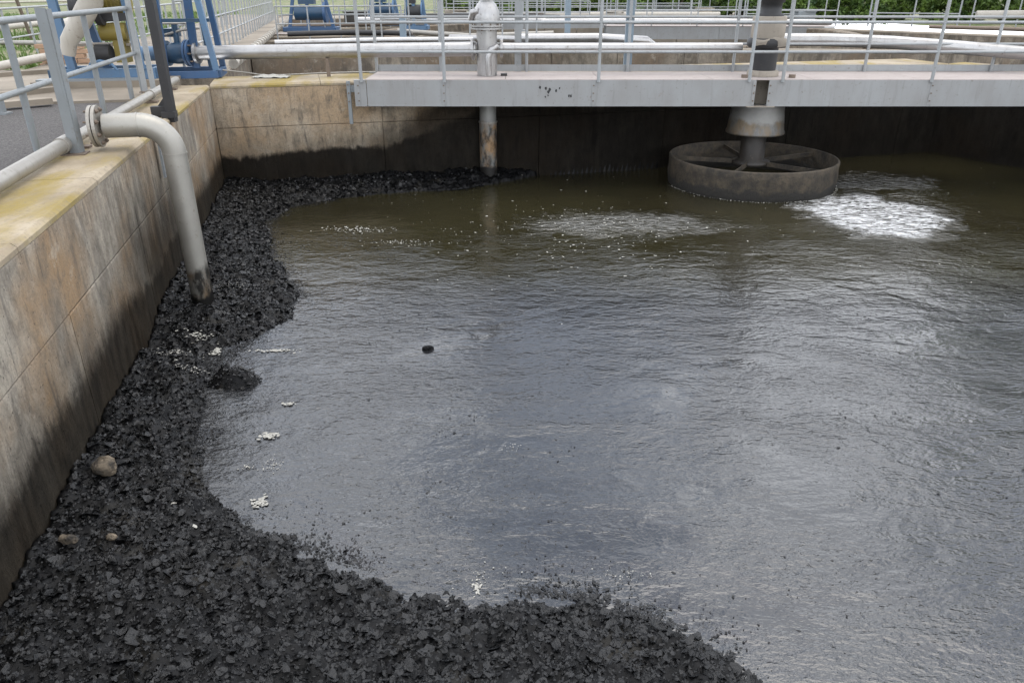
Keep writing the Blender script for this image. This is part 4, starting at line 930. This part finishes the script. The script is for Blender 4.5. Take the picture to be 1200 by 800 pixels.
# far blue pump stand
def far_pump(label, x, y, s=1.0, m1=M_blue, m2=M_dblue):
    root = thing('pump_stand', label, 'frame', (x, y, 0))
    m = MB(); rect_frame(m, (x - .8 * s, y - .4, .02), (1, 0, 0), (0, 1, 0), 1.6 * s, .8, 0, .12); m.build('base_frame', m1, root)
    for dx, tx in ((-.7, -.35), (.7, .35), (-.1, -.05)): MB().bar((x + dx * s, y, .12), (x + tx * s, y, 1.7), .10, .06, up=(0, 1, 0)).build('leg', m1, root)
    MB().tube([(x - .5 * s, y + .1, .55), (x + .4 * s, y + .1, .55)], .22, 16).build('pump_casing', m2, root)
    MB().tube([(x + .42 * s, y + .1, .55), (x + .5 * s, y + .1, .55)], .32, 16).build('flange', m1, root)
    MB().box((x - .1, y + .1, .95), (.5 * s, .3, .3)).build('gear_housing', m2, root)
far_pump('far blue pump stand on the third cross wall left of centre', -6.4, 26.0)
far_pump('farthest small blue pump stand beyond the tanks', -4.7, 30.0, .8, M_lblue)
far_pump('dark motor stand beside the far blue pump stand', -3.2, 27.0, .5, M_lblue, M_blk)
for i, (x, y, w, lab) in enumerate(((1.4, 20.5, .14, 'pale blue upright post rising beyond the far bridge railing near the riser'), (-2.9, 21.6, .16, 'stubby blue post at the curved end of the round tank'), (.25, 26.0, .2, 'square pale post standing in the round tank behind the riser'))):
    root = thing('post', lab, 'post', (x, y, 0)); MB().box((x, y, .1), (w, w, 1.8 if i != 1 else .9)).build('shaft', M_pblue if i < 2 else M_rail, root); MB().box((x, y, .03), (w + .14, w + .14, .05)).build('base_plate', M_rail, root)
# plank and rubbish on walls
q = Vector((-3.75, 12.35, .02)); root = thing('rag_heap', 'crumpled whitish rag lying on the end wall below the silver pipe', 'rag', q)
vs = []; fs = []
for i in range(12):
    for j in range(7):
        u, v = i / 11, j / 6; vs.append((q.x - .28 + .56 * u, q.y - .13 + .26 * v, .012 + abs(.045 * math.sin(u * 11 + v * 3) * math.sin(v * 3.1) * math.sin(u * 3.1)) + random.uniform(0, .014)))
for i in range(11):
    for j in range(6): fs.append((i * 7 + j, i * 7 + 7 + j, i * 7 + 8 + j, i * 7 + j + 1))
MB().add(vs, fs, True).build('cloth', M_foam, root)
root = thing('cable', 'thin grey cable trailing from the blue frame across the end wall', 'cable', (-4.5, 12.4, 0))
MB().tube([(-4.55, 12.5, .10), (-4.2, 12.6, .05), (-3.9, 12.5, .02), (-3.5, 12.7, .015), (-3.0, 12.95, .015), (-2.2, 13.12, .015)], .012, 6).build('strand', M_galv, root)

# ------------------------------------------------------------------ shrubs at the far side
def shrub(label, x, y, w, h, seed, nleaf=13000, tall=False, group='shrubs beyond the tanks'):
    r = np.random.default_rng(seed); rr = random.Random(seed)
    root = thing('shrub', label, 'shrub', (x, y, -.16), group)
    m = MB()
    for k in range(6):
        a = rr.uniform(0, 6.28); m.tube([(x + .1 * math.cos(a), y + .1 * math.sin(a), -.2), (x + .3 * w * math.cos(a) * .5, y + .3 * w * math.sin(a) * .5, h * .4), (x + .42 * w * math.cos(a), y + .42 * w * math.sin(a), h * .85)], [.06, .04, .015], 6)
    m.build('trunk', M_bark, root)
    nc = 64; cx = r.uniform(-.5, .5, nc) * w; cy = r.uniform(-.5, .5, nc) * w * .8; cz = np.where(r.random(nc) < .6, r.uniform(.05, 1.0, nc), h * r.uniform(.2, .95, nc)); rad = r.uniform(.20, .42, nc) * (.6 + .12 * w)
    ci = r.integers(0, nc, nleaf); d = r.normal(0, 1, (nleaf, 3)); d /= np.linalg.norm(d, axis=1)[:, None]; rr_ = rad[ci] * r.uniform(.6, 1.05, nleaf)
    P = np.stack([x + cx[ci], y + cy[ci], cz[ci] - .1], -1) + d * rr_[:, None]
    s = r.uniform(.06, .13, nleaf); t1 = r.normal(0, 1, (nleaf, 3)); t1 /= np.linalg.norm(t1, axis=1)[:, None]; t2 = np.cross(t1, r.normal(0, 1, (nleaf, 3))); t2 /= np.linalg.norm(t2, axis=1)[:, None]
    V = np.stack([P - t1 * s[:, None], P + t2 * s[:, None] * .5, P + t1 * s[:, None], P - t2 * s[:, None] * .5], 1) - np.array([x, y, -.16])
    c = npmesh('crown', V.reshape(-1, 3), np.arange(4 * nleaf).reshape(-1, 4), M_leaf, None, False, root)
sh = [(-1.5, 46, 4.2, 1.9), (1.8, 45.3, 4.4, 2.2), (5.2, 44.8, 4.6, 2.4), (8.6, 44, 4.6, 2.6), (12, 42.6, 4.8, 2.8), (14.8, 40.5, 3.6, 3.0), (17.6, 39, 3.6, 3.0), (20.6, 37.0, 3.8, 2.9), (23.8, 36.0, 4.0, 3.0), (27, 35, 4, 3), (16, 44, 4, 3.4)]
desc = ['dark leafy shrub farthest left of the row beyond the tanks', 'leafy shrub behind the pale railing, second from the left of the row', 'shrub behind the railing left of the blue upright', 'shrub behind the railing right of the blue upright',
        'shrub behind the railing next to the mixer drive', 'dense dark green shrub just right of the mixer drive', 'dense shrub with yellowish tips between two bridge posts', 'bright green shrub left of the white gate railing',
        'bright green shrub above the white gate railing', 'bright green shrub at the far right edge', 'tall shrub at the back behind the dense dark one']
for i, ((x, y, w, h), lb) in enumerate(zip(sh, desc)): shrub(lb, x, y, w, h, 100 + i)

# tall tree standing just outside the frame at the right: only its reflection shows on the water
def tree(label, x, y, h, w, seed, nleaf=26000):
    r = np.random.default_rng(seed); rr = random.Random(seed); root = thing('tree', label, 'tree', (x, y, -.16)); m = MB()
    m.tube([(x, y, -.2), (x + .1, y, h * .3), (x - .1, y + .1, h * .6), (x, y, h * .9)], [.28, .22, .13, .03], 10)
    for k in range(12):
        a = rr.uniform(0, 6.28); z0 = h * rr.uniform(.28, .7); l = w * rr.uniform(.3, .5)
        m.tube([(x, y, z0), (x + l * .5 * math.cos(a), y + l * .5 * math.sin(a), z0 + l * .4), (x + l * math.cos(a), y + l * math.sin(a), z0 + l * .6)], [.09, .05, .015], 6)
    m.build('trunk', M_bark, root)
    nc = 70; zz = r.uniform(.22, 1.0, nc); env = np.sin(np.clip((zz - .1) / .95, 0, 1) * np.pi) ** .6; a = r.uniform(0, 6.28, nc); q = np.sqrt(r.random(nc)) * w * .5 * env
    ci = r.integers(0, nc, nleaf); d = r.normal(0, 1, (nleaf, 3)); d /= np.linalg.norm(d, axis=1)[:, None]; rad = r.uniform(.5, 1.1, nc)
    P = np.stack([q[ci] * np.cos(a[ci]), q[ci] * np.sin(a[ci]), zz[ci] * h], -1) + d * (rad[ci] * r.uniform(.5, 1.05, nleaf))[:, None]
    s_ = r.uniform(.08, .17, nleaf); t1 = r.normal(0, 1, (nleaf, 3)); t1 /= np.linalg.norm(t1, axis=1)[:, None]; t2 = np.cross(t1, r.normal(0, 1, (nleaf, 3))); t2 /= np.linalg.norm(t2, axis=1)[:, None]
    V = np.stack([P - t1 * s_[:, None], P + t2 * s_[:, None] * .5, P + t1 * s_[:, None], P - t2 * s_[:, None] * .5], 1)
    npmesh('crown', V.reshape(-1, 3), np.arange(4 * nleaf).reshape(-1, 4), M_leaf, None, False, root)
tree('tall leafy tree reflected as a dark patch at the right edge of the water', 22.0, 30.0, 15.5, 6.5, 5)
